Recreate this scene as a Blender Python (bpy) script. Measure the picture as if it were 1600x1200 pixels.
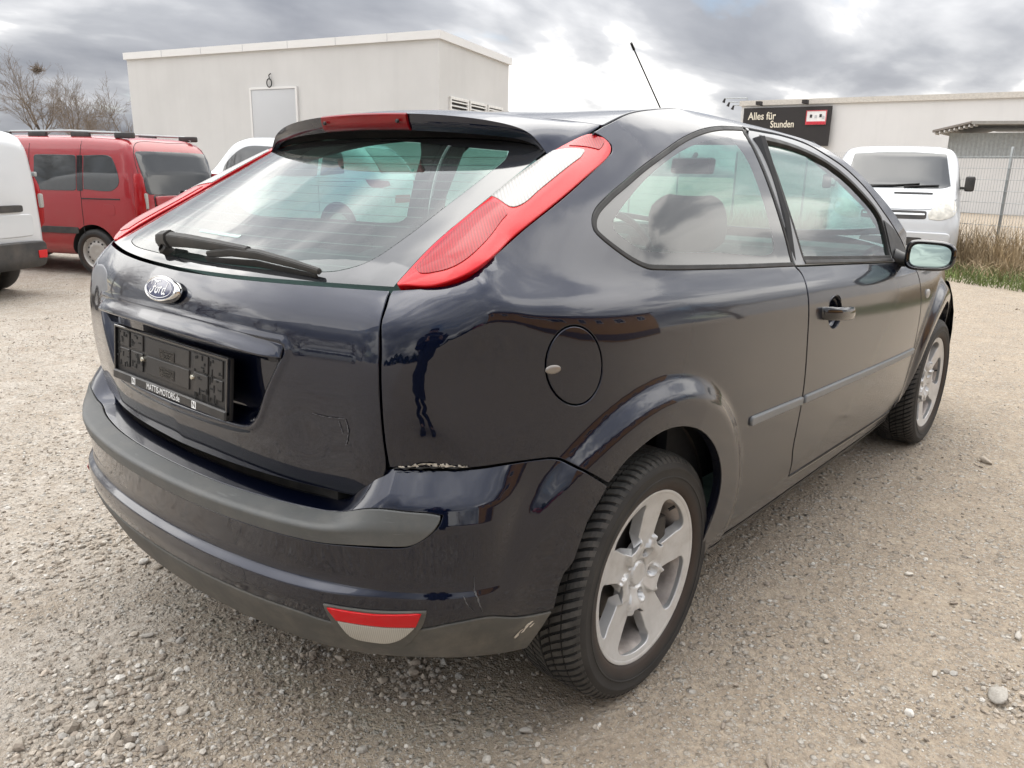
import bpy, bmesh, math, random
import numpy as np
from mathutils import Vector, Matrix, geometry

S = bpy.context.scene
for o in list(bpy.data.objects): bpy.data.objects.remove(o)
R_ = math.radians

# ------------------------------------------------------------------ camera
cam = bpy.data.cameras.new('camera'); camo = bpy.data.objects.new('camera', cam); S.collection.objects.link(camo)
YAW, PITCH, ROLL = 0.7060, 0.2626, 0.0211
_f = Vector((math.cos(YAW)*math.cos(PITCH), math.sin(YAW)*math.cos(PITCH), -math.sin(PITCH)))
_r = _f.cross(Vector((0, 0, 1))).normalized(); _u = _r.cross(_f)
_r2 = _r*math.cos(ROLL)+_u*math.sin(ROLL); _u2 = _u*math.cos(ROLL)-_r*math.sin(ROLL)
camo.matrix_world = Matrix(((_r2.x, _u2.x, -_f.x, -1.5692), (_r2.y, _u2.y, -_f.y, -1.7413), (_r2.z, _u2.z, -_f.z, 1.2714), (0, 0, 0, 1)))
cam.sensor_fit = 'HORIZONTAL'; cam.sensor_width = 36; cam.lens = 36*1236.3/1600
cam.clip_start = .05; cam.clip_end = 3000
S.camera = camo

# ------------------------------------------------------------------ world: broken cloud over a Nishita sky
SUN_EL, SUN_AZ = R_(46), R_(128)     # azimuth: direction the light comes from, from +x towards +y
w = bpy.data.worlds.new('World'); S.world = w; w.use_nodes = True
nt = w.node_tree; nt.nodes.clear()
def N(t, **k):
    n = nt.nodes.new(t)
    for a, b in k.items(): setattr(n, a, b)
    return n
def L(a, b): nt.links.new(a, b)
sky = N('ShaderNodeTexSky', sky_type='NISHITA', sun_disc=False, sun_elevation=SUN_EL, sun_rotation=math.pi/2-SUN_AZ, air_density=1.0, dust_density=1.0)
bg1 = N('ShaderNodeBackground'); bg1.inputs[1].default_value = .09; L(sky.outputs[0], bg1.inputs[0])
tc = N('ShaderNodeTexCoord'); sep = N('ShaderNodeSeparateXYZ'); L(tc.outputs['Generated'], sep.inputs[0])
def M(op, a, b=None, c=None):
    n = N('ShaderNodeMath', operation=op)
    for i, v in enumerate((a, b, c)):
        if v is None: continue
        if isinstance(v, (int, float)): n.inputs[i].default_value = v
        else: L(v, n.inputs[i])
    return n.outputs[0]
zc = M('ADD', M('MAXIMUM', sep.outputs[2], 0.0), .26)
comb = N('ShaderNodeCombineXYZ'); L(M('DIVIDE', sep.outputs[0], zc), comb.inputs[0]); L(M('DIVIDE', sep.outputs[1], zc), comb.inputs[1]); comb.inputs[2].default_value = 3.7
def noise(scale, detail, rough, dist=0., off=0.):
    mp = N('ShaderNodeMapping'); L(comb.outputs[0], mp.inputs[0]); mp.inputs[1].default_value = (off, off*.7, off*.3)
    mp.inputs['Rotation'].default_value = (0, 0, .6); mp.inputs['Scale'].default_value = (1, 1.45, 1)
    n = N('ShaderNodeTexNoise'); n.inputs['Scale'].default_value = scale; n.inputs['Detail'].default_value = detail
    n.inputs['Roughness'].default_value = rough; n.inputs['Distortion'].default_value = dist; L(mp.outputs[0], n.inputs['Vector']); return n.outputs[0]
def ramp(f, *st):
    n = N('ShaderNodeValToRGB'); cr = n.color_ramp
    while len(cr.elements) < len(st): cr.elements.new(.5)
    for e, (p_, c) in zip(cr.elements, st):
        e.position = p_; e.color = (*c, 1) if isinstance(c, tuple) else (c, c, c, 1)
    L(f, n.inputs[0]); return n
big = noise(.72, 5, .50, .25, 21.66); fine = noise(1.9, 7, .52, .3, 37.57)
shade = M('ADD', M('MULTIPLY', big, .68), M('MULTIPLY', fine, .32))
cloudcol = ramp(shade, (.39, (1.10, 1.08, 1.04)), (.445, (.95, .935, .91)), (.482, (.54, .545, .56)), (.54, (.35, .36, .385)), (.64, (.22, .232, .262)))
bg2 = N('ShaderNodeBackground'); L(cloudcol.outputs[0], bg2.inputs[0]); L(M('ADD', M('MULTIPLY', M('MAXIMUM', sep.outputs[2], 0.), 1.9), .50), bg2.inputs[1])   # overcast: zenith brighter than horizon
dens = ramp(noise(.8, 6, .55, .2, 15.25), (.32, 0.0), (.42, 1.0))
mix = N('ShaderNodeMixShader'); L(dens.outputs[0], mix.inputs[0]); L(bg1.outputs[0], mix.inputs[1]); L(bg2.outputs[0], mix.inputs[2])
out = N('ShaderNodeOutputWorld'); L(mix.outputs[0], out.inputs[0])

sl = bpy.data.lights.new('sun', 'SUN'); sl.energy = .7; sl.angle = R_(70); sl.color = (1, .97, .93)
so = bpy.data.objects.new('sun', sl); S.collection.objects.link(so)
_d = Vector((math.cos(SUN_AZ)*math.cos(SUN_EL), math.sin(SUN_AZ)*math.cos(SUN_EL), math.sin(SUN_EL)))
so.rotation_euler = (-_d).to_track_quat('-Z', 'Y').to_euler(); so.location = _d*30
vs = S.view_settings; vs.view_transform = 'Standard'; vs.look = 'None'; vs.gamma = 1; vs.exposure = 1.08; vs.use_curve_mapping = False
S.cycles.max_bounces = 8; S.cycles.transparent_max_bounces = 16; S.cycles.glossy_bounces = 4
S.cycles.use_adaptive_sampling = True; S.cycles.adaptive_threshold = .02; S.cycles.use_denoising = True
try: S.cycles.denoiser = 'OPENIMAGEDENOISE'
except Exception: pass
S.cycles.caustics_reflective = False; S.cycles.caustics_refractive = False

# ------------------------------------------------------------------ generic helpers
def link(o, parent=None):
    S.collection.objects.link(o)
    if parent is not None: o.parent = parent
    return o
def empty(name, loc=(0, 0, 0), rz=0., parent=None):
    o = bpy.data.objects.new(name, None); o.location = loc; o.rotation_euler = (0, 0, rz); o.empty_display_size = .1
    return link(o, parent)
def tag(o, label=None, cat=None, group=None, kind=None):
    if label: o['label'] = label
    if cat: o['category'] = cat
    if group: o['group'] = group
    if kind: o['kind'] = kind
    return o
def mesh_obj(name, V, F, mat, parent=None, normals=None, smooth=True, sharp=None):
    me = bpy.data.meshes.new(name); me.from_pydata([tuple(map(float, v)) for v in V], [], [tuple(map(int, f)) for f in F])
    me.polygons.foreach_set('use_smooth', [smooth]*len(me.polygons))
    if mat is not None: me.materials.append(mat)
    if normals is not None: me.normals_split_custom_set_from_vertices([tuple(map(float, n)) for n in normals])
    elif sharp is not None: me.set_sharp_from_angle(angle=R_(sharp))
    me.update()
    return link(bpy.data.objects.new(name, me), parent)
def bm_obj(name, bm, mat, parent=None, sharp=35, smooth=True):
    me = bpy.data.meshes.new(name); bm.normal_update(); bm.to_mesh(me); bm.free()
    me.polygons.foreach_set('use_smooth', [smooth]*len(me.polygons))
    if smooth: me.set_sharp_from_angle(angle=R_(sharp))
    for m in (mat if isinstance(mat, (list, tuple)) else [mat]): me.materials.append(m)
    return link(bpy.data.objects.new(name, me), parent)
def copy_tree(o, parent=None):
    c = o.copy(); S.collection.objects.link(c); c.parent = parent
    for ch in [k for k in bpy.data.objects if k.parent == o]: copy_tree(ch, c)
    return c
def mirror_obj(o, parent, name=None):
    me = o.data; n = len(me.vertices); V = np.empty(n*3); me.vertices.foreach_get('co', V); V = V.reshape(-1, 3)*[1, -1, 1]
    F = [tuple(reversed(p_.vertices)) for p_ in me.polygons]
    nn = np.empty(n*3); 
    cn = me.vertex_normals
    m2 = mesh_obj(name or o.name.split('.')[0], V, F, me.materials[0] if me.materials else None, parent, normals=o.get('_n') and NRM[o['_n']]*[1, -1, 1])
    if not o.get('_n'): m2.data.set_sharp_from_angle(angle=R_(35))
    for k in list(me.materials)[1:]: m2.data.materials.append(k)
    if len(me.materials) > 1:
        mi = [p_.material_index for p_ in me.polygons]; m2.data.polygons.foreach_set('material_index', mi)
    return m2
NRM = {}
def box(bm, c, s, bev=0., rot=None, seg=2):
    r = bmesh.ops.create_cube(bm, size=1)['verts']
    bmesh.ops.scale(bm, vec=s, verts=r)
    if bev > 0:
        es = list({e for v in r for e in v.link_edges})
        k = bmesh.ops.bevel(bm, geom=es, offset=bev, segments=seg, profile=.6, affect='EDGES'); r = list({v for f in k['faces'] for v in f.verts}|{v for v in r if v.is_valid})
    if rot is not None: bmesh.ops.rotate(bm, cent=(0, 0, 0), matrix=rot, verts=r)
    bmesh.ops.translate(bm, vec=c, verts=r); return r
def tube(bm, pts, rad, n=8, caps=True):
    pts = [Vector(p_) for p_ in pts]; rads = rad if isinstance(rad, (list, tuple)) else [rad]*len(pts); rings = []
    up = Vector((0, 0, 1)); prev = None
    for i, p_ in enumerate(pts):
        d = (pts[min(i+1, len(pts)-1)]-pts[max(i-1, 0)]).normalized()
        if prev is None: a = d.cross(up if abs(d.z) < .9 else Vector((1, 0, 0))).normalized()
        else: a = (prev-d*prev.dot(d)).normalized()
        prev = a; b = d.cross(a)
        rings.append([bm.verts.new(p_+(a*math.cos(2*math.pi*k/n)+b*math.sin(2*math.pi*k/n))*rads[i]) for k in range(n)])
    for A, B_ in zip(rings, rings[1:]):
        for k in range(n): bm.faces.new((A[k], A[(k+1) % n], B_[(k+1) % n], B_[k]))
    if caps: bm.faces.new(rings[0][::-1]); bm.faces.new(rings[-1])
    return rings
def lathe(bm, prof, n=48, axis='y', c=(0, 0, 0), close=False):
    """prof: list of (r, h); revolve about axis through c."""
    rings = []
    for r, h in prof:
        ring = []
        for k in range(n):
            a = 2*math.pi*k/n; ca, sa = r*math.cos(a), r*math.sin(a)
            v = (ca, h, sa) if axis == 'y' else ((ca, sa, h) if axis == 'z' else (h, ca, sa))
            ring.append(bm.verts.new(Vector(v)+Vector(c)))
        rings.append(ring)
    for A, B_ in zip(rings, rings[1:]):
        for k in range(n): bm.faces.new((A[k], B_[k], B_[(k+1) % n], A[(k+1) % n]))
    return rings
def prism(bm, poly, axis, a, b):
    """extrude a 2D polygon along an axis between a and b."""
    def P(q, h): return {'x': (h, q[0], q[1]), 'y': (q[0], h, q[1]), 'z': (q[0], q[1], h)}[axis]
    A = [bm.verts.new(P(q, a)) for q in poly]; B_ = [bm.verts.new(P(q, b)) for q in poly]; n = len(poly)
    for k in range(n): bm.faces.new((A[k], A[(k+1) % n], B_[(k+1) % n], B_[k]))
    bm.faces.new(A[::-1]); bm.faces.new(B_)
    bmesh.ops.recalc_face_normals(bm, faces=bm.faces[:])

# ------------------------------------------------------------------ trimmed-surface panels
def spl(pts, step=.012, closed=False):
    """centripetal Catmull-Rom through 2D points, resampled."""
    P = [np.array(q, float) for q in pts]
    if len(P) == 2 and not closed:
        n = max(2, int(np.linalg.norm(P[1]-P[0])/step)+1); return [P[0]+(P[1]-P[0])*t for t in np.linspace(0, 1, n)]
    if closed: Q_ = [P[-1]]+P+[P[0], P[1]]
    else: Q_ = [2*P[0]-P[1]]+P+[2*P[-1]-P[-2]]
    o = []
    for i in range(len(Q_)-3):
        p0, p1, p2, p3 = Q_[i:i+4]
        d = lambda a, b: max(np.linalg.norm(a-b)**.5, 1e-6)
        t0 = 0; t1 = t0+d(p0, p1); t2 = t1+d(p1, p2); t3 = t2+d(p2, p3)
        n = max(2, int(np.linalg.norm(p2-p1)/step)+1)
        for t in np.linspace(t1, t2, n, endpoint=False):
            A1 = (t1-t)/(t1-t0)*p0+(t-t0)/(t1-t0)*p1; A2 = (t2-t)/(t2-t1)*p1+(t-t1)/(t2-t1)*p2; A3 = (t3-t)/(t3-t2)*p2+(t-t2)/(t3-t2)*p3
            B1 = (t2-t)/(t2-t0)*A1+(t-t0)/(t2-t0)*A2; B2 = (t3-t)/(t3-t1)*A2+(t-t1)/(t3-t1)*A3
            o.append((t2-t)/(t2-t1)*B1+(t-t1)/(t2-t1)*B2)
    if not closed: o.append(P[-1])
    return o
def path(*segs, step=.012):
    o = []
    for s in segs:
        q = spl(s, step)
        if o and np.linalg.norm(o[-1]-q[0]) < 1e-6: q = q[1:]
        o += q
    if np.linalg.norm(o[0]-o[-1]) < 1e-6: o = o[:-1]
    return np.array(o)
def area2(P): x, y = P[:, 0], P[:, 1]; return .5*np.sum(x*np.roll(y, -1)-np.roll(x, -1)*y)
def inset(P, d):
    """shift a closed polygon inward (CCW) by d."""
    if area2(P) < 0: P = P[::-1]
    e = np.roll(P, -1, 0)-P; L_ = np.linalg.norm(e, axis=1, keepdims=True)+1e-12; n = np.c_[-e[:, 1], e[:, 0]]/L_
    m = n+np.roll(n, 1, 0); m /= np.linalg.norm(m, axis=1, keepdims=True)+1e-9
    c = np.clip((m*n).sum(1, keepdims=True), .5, 1)
    return P+m*d/c
def inside(P, poly):
    x, y = P[:, 0], P[:, 1]; o = np.zeros(len(P), bool); n = len(poly); j = n-1
    for i in range(n):
        xi, yi = poly[i]; xj, yj = poly[j]
        k = (yi > y) != (yj > y)
        with np.errstate(divide='ignore', invalid='ignore'): o ^= k & (x < (xj-xi)*(y-yi)/(yj-yi+1e-15)+xi)
        j = i
    return o
def segdist(P, poly):
    d = np.full(len(P), 1e9); A = poly; B_ = np.roll(poly, -1, 0)
    for a, b in zip(A, B_):
        ab = b-a; t = np.clip(((P-a)@ab)/(ab@ab+1e-15), 0, 1); d = np.minimum(d, np.linalg.norm(P-(a+t[:, None]*ab), axis=1))
    return d
def surf_eval(F, uv, sign, off=0., h=4e-4):
    u, v = uv[:, 0], uv[:, 1]
    P = F(u, v); n = np.cross(F(u+h, v)-F(u-h, v), F(u, v+h)-F(u, v-h))*sign
    n /= np.linalg.norm(n, axis=1, keepdims=True)+1e-15
    if off is not None and not (np.isscalar(off) and off == 0):
        if callable(off):
            G = lambda a, b: F(a, b)+off(a, b)[:, None]*n
            # offset normal: numeric derivative with the base normals kept
            def nb(a, b):
                m = np.cross(F(a+h, b)-F(a-h, b), F(a, b+h)-F(a, b-h))*sign; m /= np.linalg.norm(m, axis=1, keepdims=True)+1e-15
                return F(a, b)+off(a, b)[:, None]*m
            P = nb(u, v); h2 = 1.2e-3
            n = np.cross(nb(u+h2, v)-nb(u-h2, v), nb(u, v+h2)-nb(u, v-h2))*sign; n /= np.linalg.norm(n, axis=1, keepdims=True)+1e-15
        else: P = P+off*n
    return P, n
_pid = [0]
def panel(name, F, poly, mat, parent, holes=(), h=.022, gap=.002, r=.0025, depth=.014, sign=1, off=0., fine=None, scale=(1, 1), hd=4e-4):
    sc = np.array(scale, float)
    poly = np.array(poly); poly = inset(poly*sc, gap+r); holes = [inset((np.array(q)*sc)[::1], -(gap+r)) for q in holes]
    lo, hi = poly.min(0), poly.max(0)
    def grid(st, dist):
        gx = np.arange(lo[0], hi[0], st); gy = np.arange(lo[1], hi[1], st*.866)
        G = np.array([(x+(j % 2)*st/2, y) for j, y in enumerate(gy) for x in gx])
        if len(G) == 0: return np.zeros((0, 2))
        k = inside(G, poly)
        for q in holes: k &= ~inside(G, q)
        G = G[k]
        if len(G):
            D = segdist(G, poly)
            for q in holes: D = np.minimum(D, segdist(G, q))
            G = G[D > dist]
        return G
    G = grid(h, h*.55)
    if fine is not None:          # fine = (test(P)->bool, step)
        t, st = fine; G = G[~t(G/sc)]; G2 = grid(st, st*.55); G2 = G2[t(G2/sc)]; G = np.vstack([G, G2])
    loops = [poly]+holes; V = np.vstack(loops+[G]); E = []; s = 0
    for q in loops:
        n = len(q); E += [(s+i, s+(i+1) % n) for i in range(n)]; s += n
    r_ = geometry.delaunay_2d_cdt([Vector(v) for v in V], E, [], 0, 1e-7)
    V2 = np.array([tuple(v) for v in r_[0]]); T = np.array(r_[2]); orig = r_[3]
    cen = V2[T].mean(1); k = inside(cen, poly)
    for q in holes: k &= ~inside(cen, q)
    T = T[k]
    a = V2[T]; ar = (a[:, 1, 0]-a[:, 0, 0])*(a[:, 2, 1]-a[:, 0, 1])-(a[:, 1, 1]-a[:, 0, 1])*(a[:, 2, 0]-a[:, 0, 0])
    T = T[np.abs(ar) > 1e-12]; ar = ar[np.abs(ar) > 1e-12]
    T = np.where((ar*sign > 0)[:, None], T, T[:, ::-1])
    P, n = surf_eval(F, V2/sc, sign, off, hd)
    back = {}
    for i, o in enumerate(orig):
        for q in o: back[q] = i
    VV = [P]; NN = [n]; FF = [tuple(t) for t in T]; base = len(P); s = 0
    for li, q in enumerate(loops):
        m_ = len(q); ids = np.array([back.get(s+i, s+i) for i in range(m_)]); s += m_
        B0 = P[ids]; n0 = n[ids]; tg = np.roll(B0, -1, 0)-np.roll(B0, 1, 0); tg /= np.linalg.norm(tg, axis=1, keepdims=True)+1e-12
        m3 = np.cross(tg, n0)*sign*(1 if area2(q) > 0 else -1)*(1 if li == 0 else -1)
        prev = ids
        rings = []
        if r > 0:
            for a_ in (.55, 1.1, 1.5708): rings.append((B0+m3*r*math.sin(a_)-n0*r*(1-math.cos(a_)), n0*math.cos(a_)+m3*math.sin(a_)))
            last = rings[-1][0]
        else: last = B0
        if depth > 0:
            rings.append((last-n0*1e-4, m3)); rings.append((last-n0*depth, m3))
        flip = (area2(q) > 0) == (li == 0)
        flip = flip if sign > 0 else not flip
        for rp, rn in rings:
            VV.append(rp); NN.append(rn); cur = np.arange(base, base+m_); base += m_
            for i in range(m_):
                j = (i+1) % m_
                f = (prev[i], cur[i], cur[j], prev[j])
                FF.append(f if flip else f[::-1])
            prev = cur
    V3 = np.vstack(VV); N3 = np.vstack(NN)
    o = mesh_obj(name, V3, FF, mat, parent, normals=N3)
    _pid[0] += 1; key = 'n%d' % _pid[0]; NRM[key] = N3; o['_n'] = key
    return o
def both(o, parent):
    return o, mirror_obj(o, parent)
# ------------------------------------------------------------------ body surfaces of the hatchback (metres, x forward from rear axle)
def ncs(xs,ys):
    xs=np.array(xs,float); ys=np.array(ys,float); n=len(xs); h=np.diff(xs)
    A=np.zeros((n,n)); b=np.zeros(n); A[0,0]=A[-1,-1]=1
    for i in range(1,n-1):
        A[i,i-1]=h[i-1]; A[i,i]=2*(h[i-1]+h[i]); A[i,i+1]=h[i]
        b[i]=6*((ys[i+1]-ys[i])/h[i]-(ys[i]-ys[i-1])/h[i-1])
    m=np.linalg.solve(A,b)
    def f(x):
        x=np.asarray(x,float); xc=np.clip(x,xs[0],xs[-1]); i=np.clip(np.searchsorted(xs,xc)-1,0,n-2)
        a=xs[i+1]-xc; c=xc-xs[i]; hh=h[i]
        y=(m[i]*a**3+m[i+1]*c**3)/(6*hh)+(ys[i]/hh-m[i]*hh/6)*a+(ys[i+1]/hh-m[i+1]*hh/6)*c
        s0=(ys[1]-ys[0])/h[0]-h[0]*m[1]/6; s1=(ys[-1]-ys[-2])/h[-1]+h[-1]*m[-2]/6
        return y+np.where(x<xs[0],(x-xs[0])*s0,0)+np.where(x>xs[-1],(x-xs[-1])*s1,0)
    return f
def rbf(pts,vals,lam=1e-5):
    P=np.array(pts,float); v=np.array(vals,float); n=len(P)
    K=np.linalg.norm(P[:,None]-P[None],axis=2)**3+lam*np.eye(n)
    Q=np.c_[np.ones(n),P]; k=Q.shape[1]
    s=np.linalg.solve(np.block([[K,Q],[Q.T,np.zeros((k,k))]]),np.r_[v,np.zeros(k)])
    w,c=s[:n],s[n:]
    def f(*u):
        u=[np.asarray(a,float) for a in u]; sh=np.broadcast(*u).shape
        U=np.stack([np.broadcast_to(a,sh).ravel() for a in u],1); o=np.zeros(len(U))
        for i in range(0,len(U),4000):
            V=U[i:i+4000]; o[i:i+4000]=np.linalg.norm(V[:,None]-P[None],axis=2)**3@w+c[0]+V@c[1:]
        return o.reshape(sh)
    return f
def sstep(t): t=np.clip(t,0,1); return t*t*t*(t*(6*t-15)+10)
# ---------- side: y=-W(x,z)
_base=ncs([.20,.26,.32,.40,.55,.70,.80,.88,.94,.985,1.015,1.05,1.10,1.20,1.30,1.36,1.40,1.43,1.455,1.472],
          [.815,.838,.854,.868,.882,.889,.889,.884,.874,.855,.833,.814,.796,.758,.711,.676,.646,.614,.572,.52])
_T=[]
def _t(x,z,d): _T.append((x,z,d))
for z in (.2,.4,.6,.8,.95):
    for x,d in ((-.2,.020),(-.35,.055),(-.45,.096),(-.525,.134),(-.62,.20),(0,.005),(.2,0),(.5,0),(.9,0),(1.4,0)): _t(x,z,d)
for x,z,d in ((-.465,1.068,.085),(-.43,1.10,.092),(-.30,1.16,.078),(-.18,1.22,.062),(-.07,1.28,.055),(.04,1.33,.044),(-.33,1.04,.046),(-.15,1.1,.022),(.02,1.2,.014),(.2,1.3,.010),(.2,1.1,.0),(.5,1.4,0.006),(.25,1.40,.022),(.12,1.38,.036),(.3,1.45,.03),(.6,1.45,.008),(.9,1.4,0),(.9,1.2,0),(1.4,1.4,0),(1.4,1.15,0),(.5,1.15,0)): _t(x,z,d)
for z in (.2,.5,.8,1.0,1.2):
    for x,d in ((1.9,.003),(2.2,.012),(2.5,.032),(2.8,.07),(3.1,.135),(3.35,.23)): _t(x,z,d)
_tf=rbf([(a,b) for a,b,_ in _T],[c for *_,c in _T],1e-6)
def flare(x,z):
    o=0
    for cx,rr in ((0.,1.),(2.64,-1.)):
        dx=(x-cx)*rr; dz=z-.33; r=np.hypot(dx,dz); a=np.arctan2(dz,dx)   # a=0 towards cabin
        back=np.clip(-np.cos(a),-1,1)
        ro=.515+.035*back if cx==0 else .50+.02*back
        h=.030*np.clip(.72+.38*np.sin(a)-.14*np.cos(a),0.25,1.05)
        o=o+h*sstep((ro-r)/.085)
    return o
def W(x,z):
    x=np.asarray(x,float); z=np.asarray(z,float)
    zs=z+.05*(x-.45)*sstep((z-.5)/.4)
    return _base(zs)-_tf(x,z)+flare(x,z)
# ---------- rear: x=R(y,z) symmetric
_prof=ncs([.55,.63,.72,.80,.88,.93,.97,1.005,1.03,1.05,1.075,1.15,1.25,1.33,1.40],
          [-.715,-.728,-.742,-.750,-.750,-.7445,-.736,-.7215,-.703,-.684,-.645,-.502,-.300,-.135,.02])
# plan drop as function of |y| (low body) and for glass
_planL=ncs([0,.2,.4,.55,.64,.70,.755,.80],[0,.0085,.036,.073,.103,.150,.212,.268])
_planG=ncs([0,.2,.4,.55,.62,.70],[0,.0105,.043,.085,.110,.15])
def R(y,z):
    y=np.abs(np.asarray(y,float)); k=sstep((np.asarray(z,float)-.97)/.14)
    return _prof(z)+(1-k)*_planL(y)+k*_planG(y)
# ---------- body crease, quarter surface Q(u,z)
def _crease(z):
    x=-.52
    for _ in range(30): 
        y=W(x,z); xn=R(y,z); x=x+.5*(xn-x)
    return float(x)
_cz=np.linspace(.25,1.12,30); _cx=np.array([_crease(z) for z in _cz]); _cy=W(_cx,_cz)
_cxf=ncs(_cz,_cx); 
def _Q0(u,z):
    xc=_cxf(np.minimum(z,1.12)); yc=W(xc,np.minimum(z,1.12))
    k=(u>=xc)|(z>1.115)
    ys=np.where(k,W(np.where(z>1.115,u,np.maximum(u,xc)),z),yc-(xc-u)); xs=np.where(k,u,R(ys,z))
    return np.stack([xs,-ys,z],-1)
_g=np.linspace(-2.2,2.2,9); _gw=np.exp(-_g**2/2); _gw/=_gw.sum()
def Q(u,z):
    u,z=np.broadcast_arrays(np.asarray(u,float),np.asarray(z,float))
    s=.011+.011*sstep((z-.98)/.08)
    o=0
    for a,w in zip(_g,_gw): o=o+w*_Q0(u+a*s,z)
    near=sstep(1.6-np.abs(u-_cxf(np.minimum(z,1.12)))/(3*s))[...,None]*(1-sstep((z-1.075)/.035))[...,None]
    return near*o+(1-near)*_Q0(u,z)
# ---------- bumper B(t,v)
_M=np.array([(-.82,0),(-.812,.2),(-.787,.38),(-.742,.54),(-.69,.642),(-.615,.742),(-.53,.808),(-.44,.848),(-.33,.872),(-.20,.888)])
_ml=np.r_[0,np.cumsum(np.hypot(*np.diff(_M,axis=0).T))]; _ml/=_ml[-1]
_mm=np.r_[-_ml[:0:-1],_ml]; 
_mx=ncs(_mm,np.r_[_M[:0:-1,0],_M[:,0]]); _my=ncs(_mm,np.r_[-_M[:0:-1,1],_M[:,1]])
_pc=np.array([(.055,.29),(.012,.38),(.0,.43),(.0,.460),(.018,.474),(.008,.562),(.0,.597),(.046,.606),(.105,.614),(.13,.60)])
_pk=np.array([(.060,.285),(.022,.375),(.006,.43),(.004,.462),(.010,.475),(.004,.575),(.0,.612),(.012,.655),(.056,.717),(.07,.715)])
_pz=np.array([.27,.355,.42,.455,.475,.565,.61,.66,.722,.73])
def _B0(t,v):
    a=np.abs(t); sg=np.where(t>=0,-1.,1.)
    k=np.clip(v,0,9); i=np.clip(np.floor(k).astype(int),0,8); f=k-i
    k1=sstep((a-.42)/.16); k2=sstep((a-.68)/.2)
    def lev(j):
        d=(1-k1)*_pc[j,0]+k1*_pk[j,0]; z=((1-k1)*_pc[j,1]+k1*_pk[j,1])*(1-k2)+k2*_pz[j]
        return d,z
    d0,z0=lev(i); d1,z1=lev(i+1); d=d0+(d1-d0)*f; z=z0+(z1-z0)*f+(v-k)*.03
    h=1e-3; X=_mx(a); Y=_my(a); tx=(_mx(a+h)-_mx(a-h)); ty=(_my(a+h)-_my(a-h)); L=np.hypot(tx,ty)
    nx,ny=-ty/L,tx/L    # outward plan normal (y positive half)
    x=X-nx*d; y=Y-ny*d
    ws=W(x,z)
    y=(1-k2)*y+k2*ws
    return np.stack([x,sg*y,z],-1)
_bs=np.linspace(-2,2,7); _bw=np.exp(-_bs**2/2); _bw/=_bw.sum()
def B(t,v):
    t,v=np.broadcast_arrays(np.asarray(t,float),np.asarray(v,float)); o=0
    for a,w in zip(_bs,_bw): o=o+w*_B0(t,v+a*.09)
    return o
# ------------------------------------------------------------------ materials
class NT:
    def __init__(s, name):
        s.m = bpy.data.materials.new(name); s.m.use_nodes = True; s.t = s.m.node_tree; s.t.nodes.clear()
        s.out = s.n('ShaderNodeOutputMaterial')
    def n(s, t, **k):
        x = s.t.nodes.new(t)
        for a, b in k.items(): setattr(x, a, b)
        return x
    def l(s, a, b): s.t.links.new(a, b)
    def set(s, inp, v):
        if isinstance(v, bpy.types.NodeSocket): s.l(v, inp)
        elif isinstance(v, tuple) and len(v) == 3 and inp.type == 'RGBA': inp.default_value = (*v, 1)
        else: inp.default_value = v
    def bsdf(s, **k):
        b = s.n('ShaderNodeBsdfPrincipled')
        for a, v in k.items(): s.set(b.inputs[a.replace('_', ' ')], v)
        return b
    def pos(s): return s.n('ShaderNodeNewGeometry').outputs['Position']
    def obj(s): return s.n('ShaderNodeTexCoord').outputs['Object']
    def map(s, v, scale=(1, 1, 1), rot=(0, 0, 0), loc=(0, 0, 0)):
        m = s.n('ShaderNodeMapping'); s.l(v, m.inputs[0]); m.inputs['Scale'].default_value = scale; m.inputs['Rotation'].default_value = rot; m.inputs['Location'].default_value = loc; return m.outputs[0]
    def noise(s, v, scale, detail=4., rough=.55, dist=0., out=0):
        n = s.n('ShaderNodeTexNoise'); s.l(v, n.inputs['Vector']); n.inputs['Scale'].default_value = scale; n.inputs['Detail'].default_value = detail; n.inputs['Roughness'].default_value = rough; n.inputs['Distortion'].default_value = dist; return n.outputs[out]
    def vor(s, v, scale, feature='F1', out='Distance', rnd=1.):
        n = s.n('ShaderNodeTexVoronoi', feature=feature); s.l(v, n.inputs['Vector']); n.inputs['Scale'].default_value = scale; n.inputs['Randomness'].default_value = rnd; return n.outputs[out]
    def ramp(s, f, *st, interp='LINEAR'):
        n = s.n('ShaderNodeValToRGB'); cr = n.color_ramp; cr.interpolation = interp
        while len(cr.elements) < len(st): cr.elements.new(.5)
        for e, (p_, c) in zip(cr.elements, st):
            e.position = p_; e.color = (*c, 1) if isinstance(c, tuple) else (c, c, c, 1)
        s.l(f, n.inputs[0]); return n.outputs[0]
    def math(s, op, a, b=None, clamp=False):
        n = s.n('ShaderNodeMath', operation=op, use_clamp=clamp); s.set(n.inputs[0], a)
        if b is not None: s.set(n.inputs[1], b)
        return n.outputs[0]
    def mix(s, f, a, b, blend='MIX'):
        n = s.n('ShaderNodeMix', data_type='RGBA', blend_type=blend); s.set(n.inputs[0], f); s.set(n.inputs[6], a); s.set(n.inputs[7], b); return n.outputs[2]
    def bump(s, h, strength=.3, dist=.01, normal=None):
        n = s.n('ShaderNodeBump'); s.l(h, n.inputs['Height']); n.inputs['Strength'].default_value = strength; n.inputs['Distance'].default_value = dist
        if normal is not None: s.l(normal, n.inputs['Normal'])
        return n.outputs[0]
    def sep(s, v):
        n = s.n('ShaderNodeSeparateXYZ'); s.l(v, n.inputs[0]); return n.outputs
    def done(s, sh): s.l(sh.outputs[0] if hasattr(sh, 'outputs') else sh, s.out.inputs[0]); return s.m
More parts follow.
